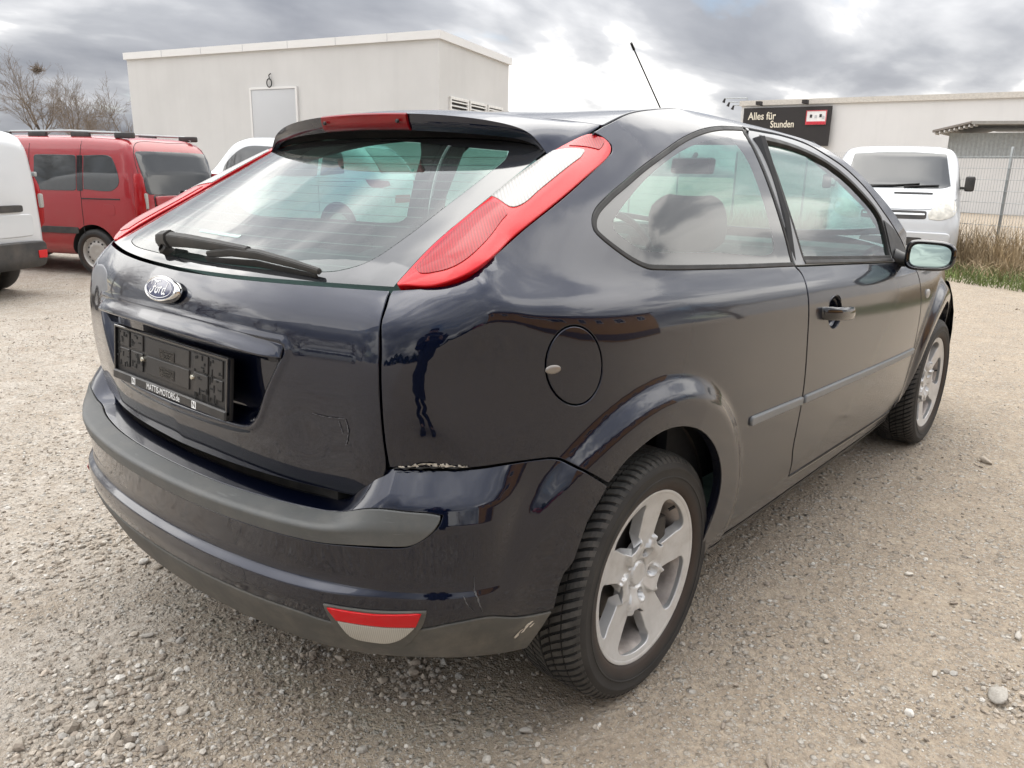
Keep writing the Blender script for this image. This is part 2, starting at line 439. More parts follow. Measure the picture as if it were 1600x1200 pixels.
def simple(name, col, rough=.5, metal=0., spec=.5, coat=0., var=.12, vscale=9., bump=0., bscale=120., dirt=0., dirtcol=(.23, .19, .15)):
    t = NT(name); o = t.obj(); n = t.noise(o, vscale, 5)
    c = t.mix(t.ramp(n, (.3, 0.), (.7, 1.)), tuple(x*(1-var) for x in col), tuple(min(1, x*(1+var)) for x in col))
    if dirt > 0: c = t.mix(t.math('MULTIPLY', t.ramp(t.noise(o, 4, 8, .65), (.4, 0.), (.75, 1.)), dirt), c, dirtcol)
    rr = t.ramp(t.noise(o, vscale*2, 4), (.2, max(0, rough*.8)), (.8, min(1, rough*1.2)))
    b = t.bsdf(Base_Color=c, Roughness=rr, Metallic=metal, Specular_IOR_Level=spec, Coat_Weight=coat, Coat_Roughness=.05)
    if bump > 0: t.l(t.bump(t.noise(o, bscale, 3), bump, .002), b.inputs['Normal'])
    return t.done(b)
def glass_mat(name, tint, refl_rough=.0, ior=1.5, dust_veil=.0, dust_veil_col=(.5, .5, .46), refl=1.0, base=.085):
    t = NT(name); tr = t.n('ShaderNodeBsdfTransparent'); tr.inputs[0].default_value = (*tint, 1)
    gl = t.n('ShaderNodeBsdfGlossy'); gl.inputs['Roughness'].default_value = refl_rough; gl.inputs[0].default_value = (refl, refl, refl, 1)
    fr = t.n('ShaderNodeFresnel'); fr.inputs[0].default_value = ior
    geo = t.n('ShaderNodeNewGeometry')
    # same reflectance seen from either face of the pane
    lw = t.n('ShaderNodeLayerWeight'); lw.inputs[0].default_value = .5
    f5 = t.math('POWER', lw.outputs['Facing'], 3.6); fac = t.math('ADD', t.math('MULTIPLY', f5, .86), base, clamp=True)
    m = t.n('ShaderNodeMixShader'); t.l(fac, m.inputs[0]); t.l(tr.outputs[0], m.inputs[1]); t.l(gl.outputs[0], m.inputs[2])
    if dust_veil > 0:
        d = t.n('ShaderNodeBsdfDiffuse'); d.inputs[0].default_value = (*dust_veil_col, 1)
        m2 = t.n('ShaderNodeMixShader'); t.l(t.math('MULTIPLY', t.ramp(t.noise(t.pos(), 5, 8, .65), (.3, .45), (.8, 1.)), dust_veil), m2.inputs[0]); t.l(m.outputs[0], m2.inputs[1]); t.l(d.outputs[0], m2.inputs[2]); m = m2
    return t.done(m)
def paint_navy():
    t = NT('navy_paint'); p = t.pos(); x, y, z = t.sep(p)
    # dust film: patchy, thicker low on the body, with soft streaks
    n1 = t.noise(p, 3.2, 8, .62); n2 = t.noise(t.map(p, (9, 9, 2.2)), 3, 6, .6); n3 = t.noise(p, 70, 3, .6)
    low = t.ramp(z, (.28, 1.), (.62, .55), (.95, .12))
    d = t.math('MULTIPLY', t.math('ADD', t.math('MULTIPLY', t.ramp(n1, (.35, .15), (.7, 1.)), .6), t.math('MULTIPLY', t.ramp(n2, (.4, 0.), (.75, 1.)), .4)), low)
    d = t.math('MULTIPLY', d, t.ramp(n3, (.3, .7), (.7, 1.1)))
    # faded, matted clearcoat along the flank
    fl = t.math('MULTIPLY', t.ramp(x, (.0, 0.), (.28, 0.), (.55, 1.)), t.ramp(t.math('ADD', z, t.math('MULTIPLY', t.math('SUBTRACT', t.noise(t.map(p, (1, 1, .35)), 14, 5, .65), .5), .22)), (.5, .7), (.84, .75), (.885, .10), (.95, .03)))
    dust_veil = t.math('ADD', t.math('MULTIPLY', d, .014), t.math('MULTIPLY', fl, .022), clamp=True)
    pe = t.math('MULTIPLY', t.math('MULTIPLY', t.ramp(x, (1.12, 0.), (1.35, 1.)), t.ramp(z, (.80, 0.), (.86, 1.), (.90, 1.), (.945, 0.))), t.ramp(t.noise(t.map(p, (1, 1, .45)), 16, 8, .72), (.50, 0.), (.60, 1.)))
    base = t.mix(dust_veil, (.0011, .0036, .0160), (.30, .29, .265))
    base = t.mix(t.math('MULTIPLY', pe, .35), base, (.20, .225, .245))
    cr = t.math('ADD', t.math('ADD', t.math('MULTIPLY', d, .07), .018), t.math('ADD', t.math('MULTIPLY', fl, .11), t.math('MULTIPLY', pe, .3)))
    b = t.bsdf(Base_Color=base, Metallic=t.math('SUBTRACT', .82, t.math('MULTIPLY', dust_veil, 8.), clamp=True), Roughness=.40, Specular_IOR_Level=.1, Coat_Weight=1., Coat_IOR=1.60, Coat_Roughness=cr)
    # faint orange peel
    t.l(t.bump(t.noise(p, 160, 2), .012, .002), b.inputs['Coat Normal'])
    return t.done(b)
def plastic_grey(name, col, rough=.55, scr=.15):
    t = NT(name); p = t.pos(); z = t.sep(p)[2]
    n = t.noise(p, 5, 8, .65); c = t.mix(t.ramp(n, (.3, 0.), (.75, 1.)), tuple(v*.85 for v in col), tuple(v*1.18 for v in col))
    c = t.mix(t.math('MULTIPLY', t.math('MULTIPLY', t.ramp(t.noise(p, 11, 8, .7), (.45, 0.), (.8, 1.)), t.ramp(z, (.25, 1.), (.7, .3))), .35), c, (.30, .26, .21))
    st = t.ramp(t.noise(t.map(p, (2, 2, 40), (0, .3, 0)), 6, 4, .7), (.62, 0.), (.72, 1.))
    c = t.mix(t.math('MULTIPLY', st, scr), c, (.42, .42, .41))
    b = t.bsdf(Base_Color=c, Roughness=t.ramp(n, (.2, rough-.08), (.8, rough+.12)), Specular_IOR_Level=.4)
    t.l(t.bump(t.noise(p, 420, 2), .12, .0006), b.inputs['Normal']); return t.done(b)
def lens(name, col, scale, rot, deep=.55, rough=.12, trans=0.):
    t = NT(name); p = t.pos(); w = t.n('ShaderNodeTexWave', wave_type='BANDS'); t.l(t.map(p, (1, 1, 1), rot), w.inputs[0]); w.inputs['Scale'].default_value = scale; w.inputs['Distortion'].default_value = .4; w.inputs['Detail'].default_value = 1
    c = t.mix(t.math('MULTIPLY', w.outputs['Fac'], deep), col, tuple(v*.45 for v in col))
    c = t.mix(t.ramp(t.noise(p, 9, 5), (.4, 0.), (.8, .25)), c, tuple(min(1, v*1.3) for v in col))
    b = t.bsdf(Base_Color=c, Roughness=.35, Specular_IOR_Level=.15, Coat_Weight=.55, Coat_Roughness=.04, Coat_IOR=1.45)
    t.l(t.bump(w.outputs['Fac'], .10, .002), b.inputs['Normal']); return t.done(b)
MT = {}
MT['navy'] = paint_navy()
MT['trim'] = plastic_grey('grey_bumper_plastic', (.085, .088, .086), .5)
MT['valance'] = plastic_grey('grey_valance_plastic', (.075, .073, .066), .62, .08)
MT['frame'] = plastic_grey('faded_frame_plastic', (.17, .178, .185), .36, .2)
MT['doorframe'] = plastic_grey('faded_frame_sky_sheen', (.27, .28, .29), .34, .2)  # faded plastic, lightened further to paint in the sky's sheen
MT['wiper'] = plastic_grey('wiper_plastic', (.035, .034, .032), .6, .05)
MT['black'] = simple('black_plastic', (.012, .012, .013), .45, dirt=.12, bump=.1)
MT['rubber'] = simple('black_rubber', (.010, .010, .010), .6, dirt=.05)
MT['gloss_black'] = simple('gloss_black', (.006, .006, .008), .08, coat=.6)
MT['dark'] = simple('underbody_dark', (.014, .013, .012), .9, dirt=.3, bump=.3, bscale=60)
MT['chrome'] = simple('chrome', (.72, .72, .71), .12, 1., var=.05, dirt=.1)
MT['frit'] = simple('window_frit', (.016, .017, .019), .05, coat=.9, var=.05)
MT['glass'] = glass_mat('green_glass', (.46, .72, .65), .0, base=.07, dust_veil=.04, dust_veil_col=(.50, .60, .55))  # thin dust, its pale green also painting in the sky's haze on the pane
MT['sideglass'] = glass_mat('side_glass', (.40, .66, .62), .0, base=.09, dust_veil=.008, dust_veil_col=(.5, .55, .54))
MT['red'] = lens('red_lens', (.36, .003, .007), 55, (.3, .2, .9), .75)
MT['redrim'] = simple('red_lens_rim', (.53, .003, .008), .2, spec=.15, coat=.5, var=.05)
MT['white_lens'] = lens('clear_lens', (.40, .39, .37), 42, (.3, .2, .9), .55)
MT['brakelens'] = lens('brake_lens', (.24, .003, .006), 30, (0, 0, 0), .4)
MT['fogwhite'] = lens('fog_lens', (.44, .42, .37), 75, (0, 0, 1.05), .55)
MT['mirror'] = simple('mirror_glass', (.40, .50, .47), .015, 1., var=.02)
def alloy():
    t = NT('alloy_silver'); p = t.obj(); x, y, z = t.sep(p)
    n = t.noise(p, 30, 6, .6); c = t.mix(t.ramp(n, (.35, 0.), (.75, 1.)), (.60, .60, .595), (.53, .53, .52))
    br = t.noise(p, 14, 8, .7); c = t.mix(t.math('MULTIPLY', t.ramp(br, (.52, 0.), (.78, 1.)), .35), c, (.25, .20, .16))
    b = t.bsdf(Base_Color=c, Metallic=.4, Roughness=t.ramp(n, (.2, .30), (.8, .42)), Specular_IOR_Level=.5); return t.done(b)
MT['alloy'] = alloy()
MT['barrel'] = simple('brake_dust_barrel', (.44, .395, .36), .6, .3, var=.4, vscale=20, dirt=.4, dirtcol=(.12, .07, .05))
MT['disc'] = simple('brake_disc', (.28, .26, .24), .4, .8)
def tyre_m(name, col, dustamt):
    t = NT(name); p = t.obj(); n = t.noise(p, 18, 8, .65); c = t.mix(t.math('MULTIPLY', t.ramp(n, (.35, 0.1), (.7, 1.)), dustamt), col, (.24, .22, .195))
    x, y, z = t.sep(p); rad = t.math('SQRT', t.math('ADD', t.math('MULTIPLY', x, x), t.math('MULTIPLY', z, z)))
    c = t.mix(t.math('MULTIPLY', t.ramp(t.math('MULTIPLY', rad, 3.), (.66, 1.), (.705, .75), (.76, 0.)), t.ramp(n, (.2, .5), (.7, 1.))), c, (.050, .034, .026))   # brown grime round the bead
    b = t.bsdf(Base_Color=c, Roughness=t.ramp(n, (.2, .5), (.8, .75)), Specular_IOR_Level=.35)
    t.l(t.bump(t.noise(p, 300, 3), .15, .001), b.inputs['Normal']); return t.done(b)
MT['tyre'] = tyre_m('tyre_sidewall', (.016, .016, .0165), .10)
MT['tread'] = tyre_m('tyre_tread', (.020, .020, .020), .28)
MT['groove'] = simple('tread_groove_shade', (.006, .006, .006), .9)  # near-black between the tread blocks: the grooves' shade put into the colour
MT['seat'] = simple('seat_fabric', (.022, .025, .028), .9, bump=.3, bscale=300)
MT['cabin'] = simple('cabin_plastic', (.022, .023, .025), .7, bump=.1)
MT['headliner'] = simple('headliner_cloth', (.22, .22, .21), .9)
MT['badgeblue'] = simple('badge_blue', (.006, .012, .07), .2, coat=1.)
MT['white_print'] = simple('white_print', (.78, .78, .77), .5, var=.04)
MT['cream_chip'] = simple('bare_filler', (.48, .44, .37), .8, var=.3, vscale=60, bump=.6, bscale=90)
MT['bluesteel'] = simple('screw_zinc', (.6, .58, .5), .3, 1.)
MT['scuff'] = simple('scuffed_paint', (.075, .075, .078), .6, var=.6, vscale=60)
# ------------------------------------------------------------------ ground
def fast_mesh(name, V, F, mat, parent=None, smooth=True, tint=None):
    V = np.asarray(V, np.float32); F = np.asarray(F, np.int32); k = F.shape[1]
    me = bpy.data.meshes.new(name); me.vertices.add(len(V)); me.vertices.foreach_set('co', V.ravel())
    me.loops.add(F.size); me.loops.foreach_set('vertex_index', F.ravel()); me.polygons.add(len(F))
    me.polygons.foreach_set('loop_start', np.arange(0, F.size, k, dtype=np.int32)); me.polygons.foreach_set('loop_total', np.full(len(F), k, np.int32))
    me.polygons.foreach_set('use_smooth', np.full(len(F), smooth)); me.update(calc_edges=True)
    if tint is not None:
        at = me.attributes.new('tint', 'FLOAT_COLOR', 'POINT'); at.data.foreach_set('color', np.c_[tint, np.ones(len(tint))].astype(np.float32).ravel())
    me.materials.append(mat); return link(bpy.data.objects.new(name, me), parent)
_rg = np.random.default_rng(7)
_wv = [( _rg.uniform(0, 6.28), _rg.uniform(0, 6.28), f) for f in (.5, .9, 1.4, 2.3, 3.7, 5.5, 8, 12)]
def ground_h(x, y):
    h = 0
    for a, ph, f in _wv: h = h+np.sin((x*math.cos(a)+y*math.sin(a))*f*2.1+ph+.8*np.sin((x*math.sin(a)-y*math.cos(a))*f*1.3))*(.0042/(f+.35)**.8)
    for cx, cy in ((0, -.7655), (2.64, -.7655), (0, .7655), (2.64, .7655)):
        h = h*(1-.9*np.exp(-((x-cx)**2+(y-cy)**2)/.06))
    d = np.hypot(x+1.57, y+1.74)
    return h-.001-.20*sstep((d-5.2)/5.)      # the yard falls away a little
def gravel_mat():
    t = NT('gravel_ground'); p = t.pos()
    big = t.noise(p, .55, 5, .55); mid = t.noise(p, 2.6, 7, .6); fine_ = t.noise(p, 60, 6, .65)
    gx_, gy_, gz_ = t.sep(p); lane = t.ramp(t.math('ADD', t.math('SUBTRACT', gy_, t.math('MULTIPLY', gx_, .55)), t.math('MULTIPLY', t.math('SUBTRACT', big, .5), 2.5)), (-.9, 0.), (1.2, 1.))
    c = t.mix(t.ramp(mid, (.3, 0.), (.7, 1.)), t.mix(lane, (.425, .348, .262), (.50, .455, .40)), t.mix(lane, (.515, .436, .340), (.60, .56, .505)))
    c = t.mix(t.math('MULTIPLY', t.ramp(mid, (.40, 0.), (.66, 1.)), .6), c, (.360, .292, .222))
    c = t.mix(t.math('MULTIPLY', t.ramp(t.noise(p, 7, 8, .68, .4), (.42, 0.), (.64, 1.)), .5), c, (.305, .244, .182))
    c = t.mix(t.math('MULTIPLY', t.ramp(t.noise(p, 26, 8, .7), (.44, 0.), (.62, 1.)), .45), c, (.275, .222, .168))
    c = t.mix(t.ramp(fine_, (.34, .6), (.58, 0.)), c, (.195, .162, .128))
    c = t.mix(t.math('MULTIPLY', t.ramp(t.noise(p, 210, 4, .7), (.55, 0.), (.70, 1.)), .55), c, (.52, .48, .42))
    hs = None
    for sc, wt, lo in ((150, .30, .28), (85, .5, .30), (42, .9, .24), (22, 1.2, .17)):
        pp = t.map(p, (1, 1, 0), (0, 0, sc*.1), (sc*.013, 0, 0))
        v = t.n('ShaderNodeTexVoronoi', feature='F1'); t.l(pp, v.inputs['Vector']); v.inputs['Scale'].default_value = sc
        keep = t.ramp(t.sep(v.outputs['Color'])[0], (.38, 0.), (.42, 1.), interp='LINEAR')
        st = t.math('MULTIPLY', t.ramp(v.outputs['Distance'], (lo, 1.), (lo+.16, 0.)), keep)
        st = t.math('MULTIPLY', st, t.ramp(t.noise(p, 1.7+sc*.02, 4), (.36, .1), (.58, 1.)))
        hue = t.ramp(t.sep(v.outputs['Color'])[1], (0., (.26, .23, .195)), (.35, (.42, .375, .32)), (.7, (.50, .465, .415)), (1., (.62, .60, .56)))
        c = t.mix(t.math('MULTIPLY', st, .8), c, hue)
        d = t.math('MULTIPLY', t.math('MULTIPLY', st, t.math('SUBTRACT', 1., v.outputs['Distance'])), wt)
        hs = d if hs is None else t.math('ADD', hs, d)
    hs = t.math('ADD', t.math('ADD', hs, t.math('MULTIPLY', fine_, .8)), t.math('ADD', t.math('MULTIPLY', t.noise(p, 18, 6, .65), 1.2), t.math('MULTIPLY', t.noise(p, 190, 3, .6), .35)))
    b = t.bsdf(Base_Color=c, Roughness=.95, Specular_IOR_Level=.15)
    t.l(t.bump(hs, 1.0, .013), b.inputs['Normal']); return t.done(b)
def axis_pts(lo, hi, st, far=500):
    a = list(np.arange(lo, hi+1e-6, st)); g = st; x = hi; o = []
    while x < far: g *= 1.25; x += g; o.append(x)
    g = st; x = lo; q = []
    while x > -far: g *= 1.25; x -= g; q.append(x)
    return np.array(q[::-1]+a+o)
gx, gy = axis_pts(-2.6, 5, .045), axis_pts(-3.6, 3.5, .045)
GX, GY = np.meshgrid(gx, gy, indexing='ij'); GZ = ground_h(GX, GY)
n1, n2 = GX.shape; I = np.arange(n1*n2).reshape(n1, n2)
g = fast_mesh('ground', np.c_[GX.ravel(), GY.ravel(), GZ.ravel()], np.stack([I[:-1, :-1], I[1:, :-1], I[1:, 1:], I[:-1, 1:]], -1).reshape(-1, 4), gravel_mat())
tag(g, 'pale sandy gravel yard, worn and dusty', kind='structure')
# --- loose gravel: thousands of little stones
def stone_mat():
    t = NT('stones'); a = t.n('ShaderNodeAttribute'); a.attribute_name = 'tint'
    n = t.noise(t.pos(), 180, 4); c = t.mix(t.ramp(n, (.3, .35), (.7, 0.)), a.outputs['Color'], (.12, .10, .08))
    b = t.bsdf(Base_Color=c, Roughness=.9, Specular_IOR_Level=.2); t.l(t.bump(n, .4, .002), b.inputs['Normal']); return t.done(b)
STM = stone_mat()
_bm = bmesh.new(); bmesh.ops.create_icosphere(_bm, subdivisions=1, radius=1); ICOV = np.array([v.co[:] for v in _bm.verts]); ICOF = np.array([[v.index for v in f.verts] for f in _bm.faces]); _bm.free()
_bm = bmesh.new(); bmesh.ops.create_icosphere(_bm, subdivisions=3, radius=1); ICO2V = np.array([v.co[:] for v in _bm.verts]); ICO2F = np.array([[v.index for v in f.verts] for f in _bm.faces]); _bm.free()
PAL = np.array([(.50, .455, .395), (.56, .52, .46), (.43, .375, .31), (.34, .29, .24), (.63, .60, .55), (.47, .405, .335), (.52, .46, .385)])
def rotm(n, r):
    q = r.normal(size=(n, 4)); q /= np.linalg.norm(q, axis=1, keepdims=True); a, b, c, d = q.T
    return np.stack([np.stack([1-2*(c*c+d*d), 2*(b*c-a*d), 2*(b*d+a*c)], -1), np.stack([2*(b*c+a*d), 1-2*(b*b+d*d), 2*(c*d-a*b)], -1), np.stack([2*(b*d-a*c), 2*(c*d+a*b), 1-2*(b*b+c*c)], -1)], 1)
CAMXY = np.array([-1.5692, -1.7413])
def scatter(n, r):
    """points on the ground, thick near the camera, thinned by patches"""
    o = []
    while sum(map(len, o)) < n:
        d = .55+11.*r.random(n)**1.75; a = YAW+r.uniform(-.72, .72, n); P = CAMXY+np.c_[d*np.cos(a), d*np.sin(a)]
        pat = .5+.5*np.sin(P[:, 0]*2.3+1.3*np.sin(P[:, 1]*1.9+1))*np.sin(P[:, 1]*2.9+np.sin(P[:, 0]*3.1)); pat = .06+.94*pat**1.9
        lft = sstep((P[:, 1]-P[:, 0]*.55+.9)/1.6); pat = np.clip(pat*(.26+.6*lft)+.30*lft, 0, 1)      # the yard is stonier away from the drive lane
        for cx, cy, rr in ((-.92, .10, .22), (-1.05, -.05, .16), (-.62, .95, .3), (.35, -1.35, .12), (.62, -1.62, .14), (-.36, -.42, .10), (-.5, -.13, .08)): pat = np.maximum(pat, 1.25*np.exp(-((P[:, 0]-cx)**2+(P[:, 1]-cy)**2)/rr**2))
        for cx, cy in ((0, -.7655), (2.64, -.7655)): pat = np.where((np.abs(P[:, 0]-cx) < .12)&(np.abs(P[:, 1]-cy) < .11), 0, pat)
        o.append(P[r.random(n) < pat])
    return np.vstack(o)[:n]
NS = 70000
P = scatter(NS, _rg); clu = sum(np.exp(-((P[:, 0]-a)**2+(P[:, 1]-b)**2)/c**2) for a, b, c in ((-.92, .10, .22), (-1.05, -.05, .16), (-.62, .95, .3), (.62, -1.62, .14), (-.36, -.42, .10), (-.5, -.13, .08)))
sz = (.0019+.0070*_rg.random(NS)**3.2)*(1+.35*clu)+np.where(_rg.random(NS) < .012+.05*clu, .006*_rg.random(NS)+.003, 0)
M3 = rotm(NS, _rg); sq = np.c_[np.ones(NS), _rg.uniform(.6, 1., NS), _rg.uniform(.45, .8, NS)]
jit = 1+_rg.uniform(-.22, .22, (40, 12)); base = ICOV[None]*jit[:, :, None]
BV = base[_rg.integers(0, 40, NS)]*sq[:, None, :]*sz[:, None, None]; BV = np.einsum('nij,nkj->nki', M3, BV)*np.array([1, 1, .8])
BV[:, :, 0] += P[:, 0, None]; BV[:, :, 1] += P[:, 1, None]; BV[:, :, 2] += (ground_h(P[:, 0], P[:, 1])+sz*.22)[:, None]
tint = np.repeat(PAL[_rg.integers(0, len(PAL), NS)]*_rg.uniform(.62, 1.15, (NS, 1)), 12, 0)
FF = (ICOF[None]+np.arange(NS)[:, None, None]*12).reshape(-1, 3)
gr = fast_mesh('gravel', BV.reshape(-1, 3), FF, STM, smooth=False, tint=tint); tag(gr, 'fine loose gravel scattered over the yard', 'gravel', kind='stuff')
def one_stone(x, y, s, seed, label, flat=.62, tintc=None):
    r = np.random.default_rng(seed); V = ICO2V.copy()
    for _ in range(7):          # a few random planes chop the ball into a stone
        nn = r.normal(size=3); nn /= np.linalg.norm(nn); k = V@nn; lim = r.uniform(.5, .85); V = V-np.maximum(k-lim, 0)[:, None]*nn*.9
    V = V*np.array([1, r.uniform(.65, .95), flat*r.uniform(.8, 1.1)]); V += r.normal(size=V.shape)*.012
    V = V@rotm(1, r)[0].T*.35+V*.75
    V = V*s; t_ = np.tile((np.array(tintc) if tintc else PAL[r.integers(0, len(PAL))])*r.uniform(.9, 1.1), (len(V), 1))
    o = fast_mesh('stone', V, ICO2F, STM, tint=t_); o.location = (x, y, float(ground_h(x, y))+s*.30); o.rotation_euler = (0, 0, r.uniform(0, 6)); tag(o, label, 'stone', 'loose stones on the gravel'); return o
STONES = [(0.579, -1.561, 0.042), (0.933, -1.550, 0.0238), (-0.333, -0.753, 0.0203), (-0.041, -1.220, 0.0221), (-0.352, -0.390, 0.0188), (-0.322, -0.362, 0.0208), (-0.502, -0.100, 0.0161), (-0.505, -0.153, 0.0124), (-0.448, -0.202, 0.0158), (-0.432, -0.354, 0.0152), (-0.745, 0.266, 0.0232), (-0.746, 0.208, 0.0152), (-0.556, 0.697, 0.0225), (-0.542, 0.628, 0.0155), (-0.974, -0.134, 0.0180), (-1.090, -0.059, 0.0183), (0.170, -1.041, 0.0157), (-0.470, -0.397, 0.0116), (-0.397, -0.449, 0.0100), (-0.836, -0.100, 0.0169), (-0.877, 0.170, 0.0147), (-1.055, 0.177, 0.0163), (-0.833, 0.522, 0.0187), (0.723, -1.238, 0.0144), (0.461, -1.253, 0.0150), (0.357, -1.409, 0.0143), (1.011, -1.365, 0.0156), (2.560, -1.162, 0.0335), (1.116, -1.207, 0.0139), (0.003, -1.088, 0.0131), (0.526, -1.144, 0.0136), (-0.835, -0.230, 0.0130), (-0.609, -0.479, 0.0125), (-0.406, -0.568, 0.0112), (-0.464, -0.748, 0.0135), (-0.787, 1.057, 0.0195), (-0.637, 1.191, 0.0179), (0.692, -0.964, 0.0146), (0.572, -1.415, 0.0154), (0.185, -1.356, 0.0152)]
SL = {0: 'largest pale stone, near the bottom right corner of the yard', 1: 'pale stone at the right edge of the picture', 2: 'pale rounded stone below the rear tyre at the bottom edge',
      3: 'greyish stone at the very bottom right of the rear wheel', 10: 'larger pale stone left under the rear bumper', 12: 'flat pale stone far left behind the bumper', 27: 'low grey stone beyond the front wheel'}
for i, (x, y, s) in enumerate(STONES):
    one_stone(x, y, s, 100+i, SL.get(i, 'small loose stone lying on the gravel'), tintc=(.46, .43, .385) if i in (0, 1, 2, 10) else None)

# ------------------------------------------------------------------ buildings
def render_wall(name, col, blotch=.10):
    t = NT(name); p = t.pos(); n = t.noise(p, .35, 6, .6); st = t.noise(t.map(p, (1.6, 1.6, .12)), 1.0, 5, .6)
    c = t.mix(t.ramp(n, (.3, 0.), (.7, 1.)), tuple(v*(1-blotch) for v in col), col)
    c = t.mix(t.math('MULTIPLY', t.ramp(st, (.5, 0.), (.8, 1.)), .16), c, tuple(v*.7 for v in col))
    b = t.bsdf(Base_Color=c, Roughness=.95, Specular_IOR_Level=.15); t.l(t.bump(t.noise(p, 35, 4), .2, .01), b.inputs['Normal']); return t.done(b)
MT['render'] = render_wall('warm_grey_render', (.62, .615, .60)); MT['render2'] = render_wall('white_cladding', (.69, .685, .675), .06)
MT['capping'] = simple('pale_metal_capping', (.70, .695, .68), .5, var=.03, vscale=.6); MT['doorgrey'] = simple('grey_door_paint', (.47, .48, .49), .5, var=.03, vscale=.5)
MT['louvre'] = simple('white_louvre', (.72, .71, .68), .5); MT['galv'] = simple('galvanised_wire', (.36, .38, .38), .5, .6); MT['shadow'] = simple('dark_recess', (.03, .03, .03), .9)
MT['concrete'] = simple('concrete', (.40, .39, .37), .9, bump=.3, bscale=30)
def frame_at(name, A, B_, parent=None):
    """empty at A whose +x runs along A->B and +y points away from the viewer"""
    e = empty(name, (A[0], A[1], 0), math.atan2(B_[1]-A[1], B_[0]-A[0]), parent); return e
# left hall: long face towards the yard, local x along it
A, B_ = (15.803, 36.049), (19.428, 19.868)
hl = frame_at('flat_roofed_hall', A, B_); tag(hl, 'windowless pale grey flat-roofed hall with a single grey door', 'building')
Lh, Dh = 16.58, 7.2; sk = math.radians(-8.4)*0
def hb(name, c, s_, mat, bev=0., par=hl, sharp=30):
    bm = bmesh.new(); box(bm, c, s_, bev); return bm_obj(name, bm, mat, par, sharp=sharp)
dx_, dy_ = math.sin(R_(8.4))*Dh, math.cos(R_(8.4))*Dh   # the end wall leans off the square a little
bm = bmesh.new(); prism(bm, [(0, 0), (Lh, 0), (Lh-dx_, dy_), (-dx_, dy_)], 'z', -.3, 5.72); bm_obj('wall', bm, MT['render'], hl, sharp=20)
bm = bmesh.new(); prism(bm, [(-.10, -.10), (Lh+.10, -.10), (Lh-dx_+.10, dy_+.1), (-dx_-.10, dy_+.1)], 'z', 5.722, 6.0); bm_obj('roof_capping', bm, MT['capping'], hl, sharp=20)
for k in range(1, 7): hb('capping_joint', (k*2.4, -.104, 5.86), (.02, .006, .27), MT['doorgrey'])
dr = hb('door', (8.68, -.02, 2.12), (2.37, .08, 4.25), MT['doorgrey'], .01)
bm = bmesh.new()
for c, s_ in (((7.45, -.03, 2.15), (.09, .10, 4.36)), ((9.91, -.03, 2.15), (.09, .10, 4.36)), ((8.68, -.03, 4.30), (2.37, .10, .09))): box(bm, c, s_)
bm_obj('door_frame', bm, MT['capping'], dr)
bm = bmesh.new(); ring = [(8.53+.13*math.cos(a), -.08, 4.49+.16*math.sin(a)) for a in np.linspace(0, 2*math.pi, 20)]; tube(bm, ring, .022, 6, False); tube(bm, [(8.53, -.05, 4.62), (8.55, -.1, 4.78), (8.6, -.04, 4.85)], .02, 6); bm_obj('loose_cable_loop', bm, MT['rubber'], hl)
for k, x0 in enumerate((.90, 2.78, 4.72)):
    e = empty('louvre_vent', (Lh, 0, 0), math.pi/2+R_(8.4), hl)
    ww = 1.62; z0, z1 = 3.02, 3.85
    bm = bmesh.new()
    for c, s_ in (((x0+ww/2, -.03, z1), (ww+.1, .09, .10)), ((x0+ww/2, -.03, z0), (ww+.1, .09, .10)), ((x0, -.03, (z0+z1)/2), (.10, .088, z1-z0)), ((x0+ww, -.03, (z0+z1)/2), (.10, .088, z1-z0))): box(bm, c, s_)
    bm_obj('vent_frame', bm, MT['louvre'], e)
    bm = bmesh.new(); box(bm, (x0+ww/2, -.004, (z0+z1)/2), (ww, .01, z1-z0)); bm_obj('vent_back', bm, MT['shadow'], e)
    for j in range(5):
        bm = bmesh.new(); box(bm, (0, 0, 0), (ww-.1, .10, .018), rot=Matrix.Rotation(R_(38), 3, 'X')); o = bm_obj('vent_slat', bm, MT['louvre'], e); o.location = (x0+ww/2, -.04, z0+.13+j*.145)
# far white store building on the right
A, B_ = (60.406, 27.788), (61.928, 8.871)
st = frame_at('store_building', A, B_); tag(st, 'long white flat-roofed store building with a black sign board', 'building')
bm = bmesh.new(); prism(bm, [(0, 0), (60, 0), (60, 25), (0, 25)], 'z', -.5, 6.62); bm_obj('wall', bm, MT['render2'], st, sharp=20)
bm = bmesh.new(); prism(bm, [(-.15, -.15), (60, -.15), (60, 25), (-.15, 25)], 'z', 6.622, 7.0); bm_obj('roof_edge', bm, simple('roof_edge_tin', (.55, .52, .47), .5), st, sharp=20)
sg = empty('sign_board', (60.406, 27.788, 0), math.atan2(B_[1]-A[1], B_[0]-A[0])); tag(sg, 'black advertising board with cream lettering on the white store wall', 'sign')
def sb(name, c, s_, mat, par=sg):
    bm = bmesh.new(); box(bm, c, s_); return bm_obj(name, bm, mat, par, sharp=30)
MT['signblack'] = simple('sign_black', (.018, .015, .015), .6); MT['signcream'] = simple('sign_cream', (.75, .70, .58), .7); MT['signred'] = simple('sign_red', (.55, .03, .05), .6)
sb('board', (3.7, -.35, 5.0), (6.7, .10, 2.85), MT['signblack'])
for k in (1.7, 5.2): sb('floodlight', (k, -.9, 6.72), (.38, .5, .26), MT['signblack']); 
for k in (1.7, 5.2): sb('bracket', (k, -.5, 6.6), (.06, .7, .06), MT['signblack'])
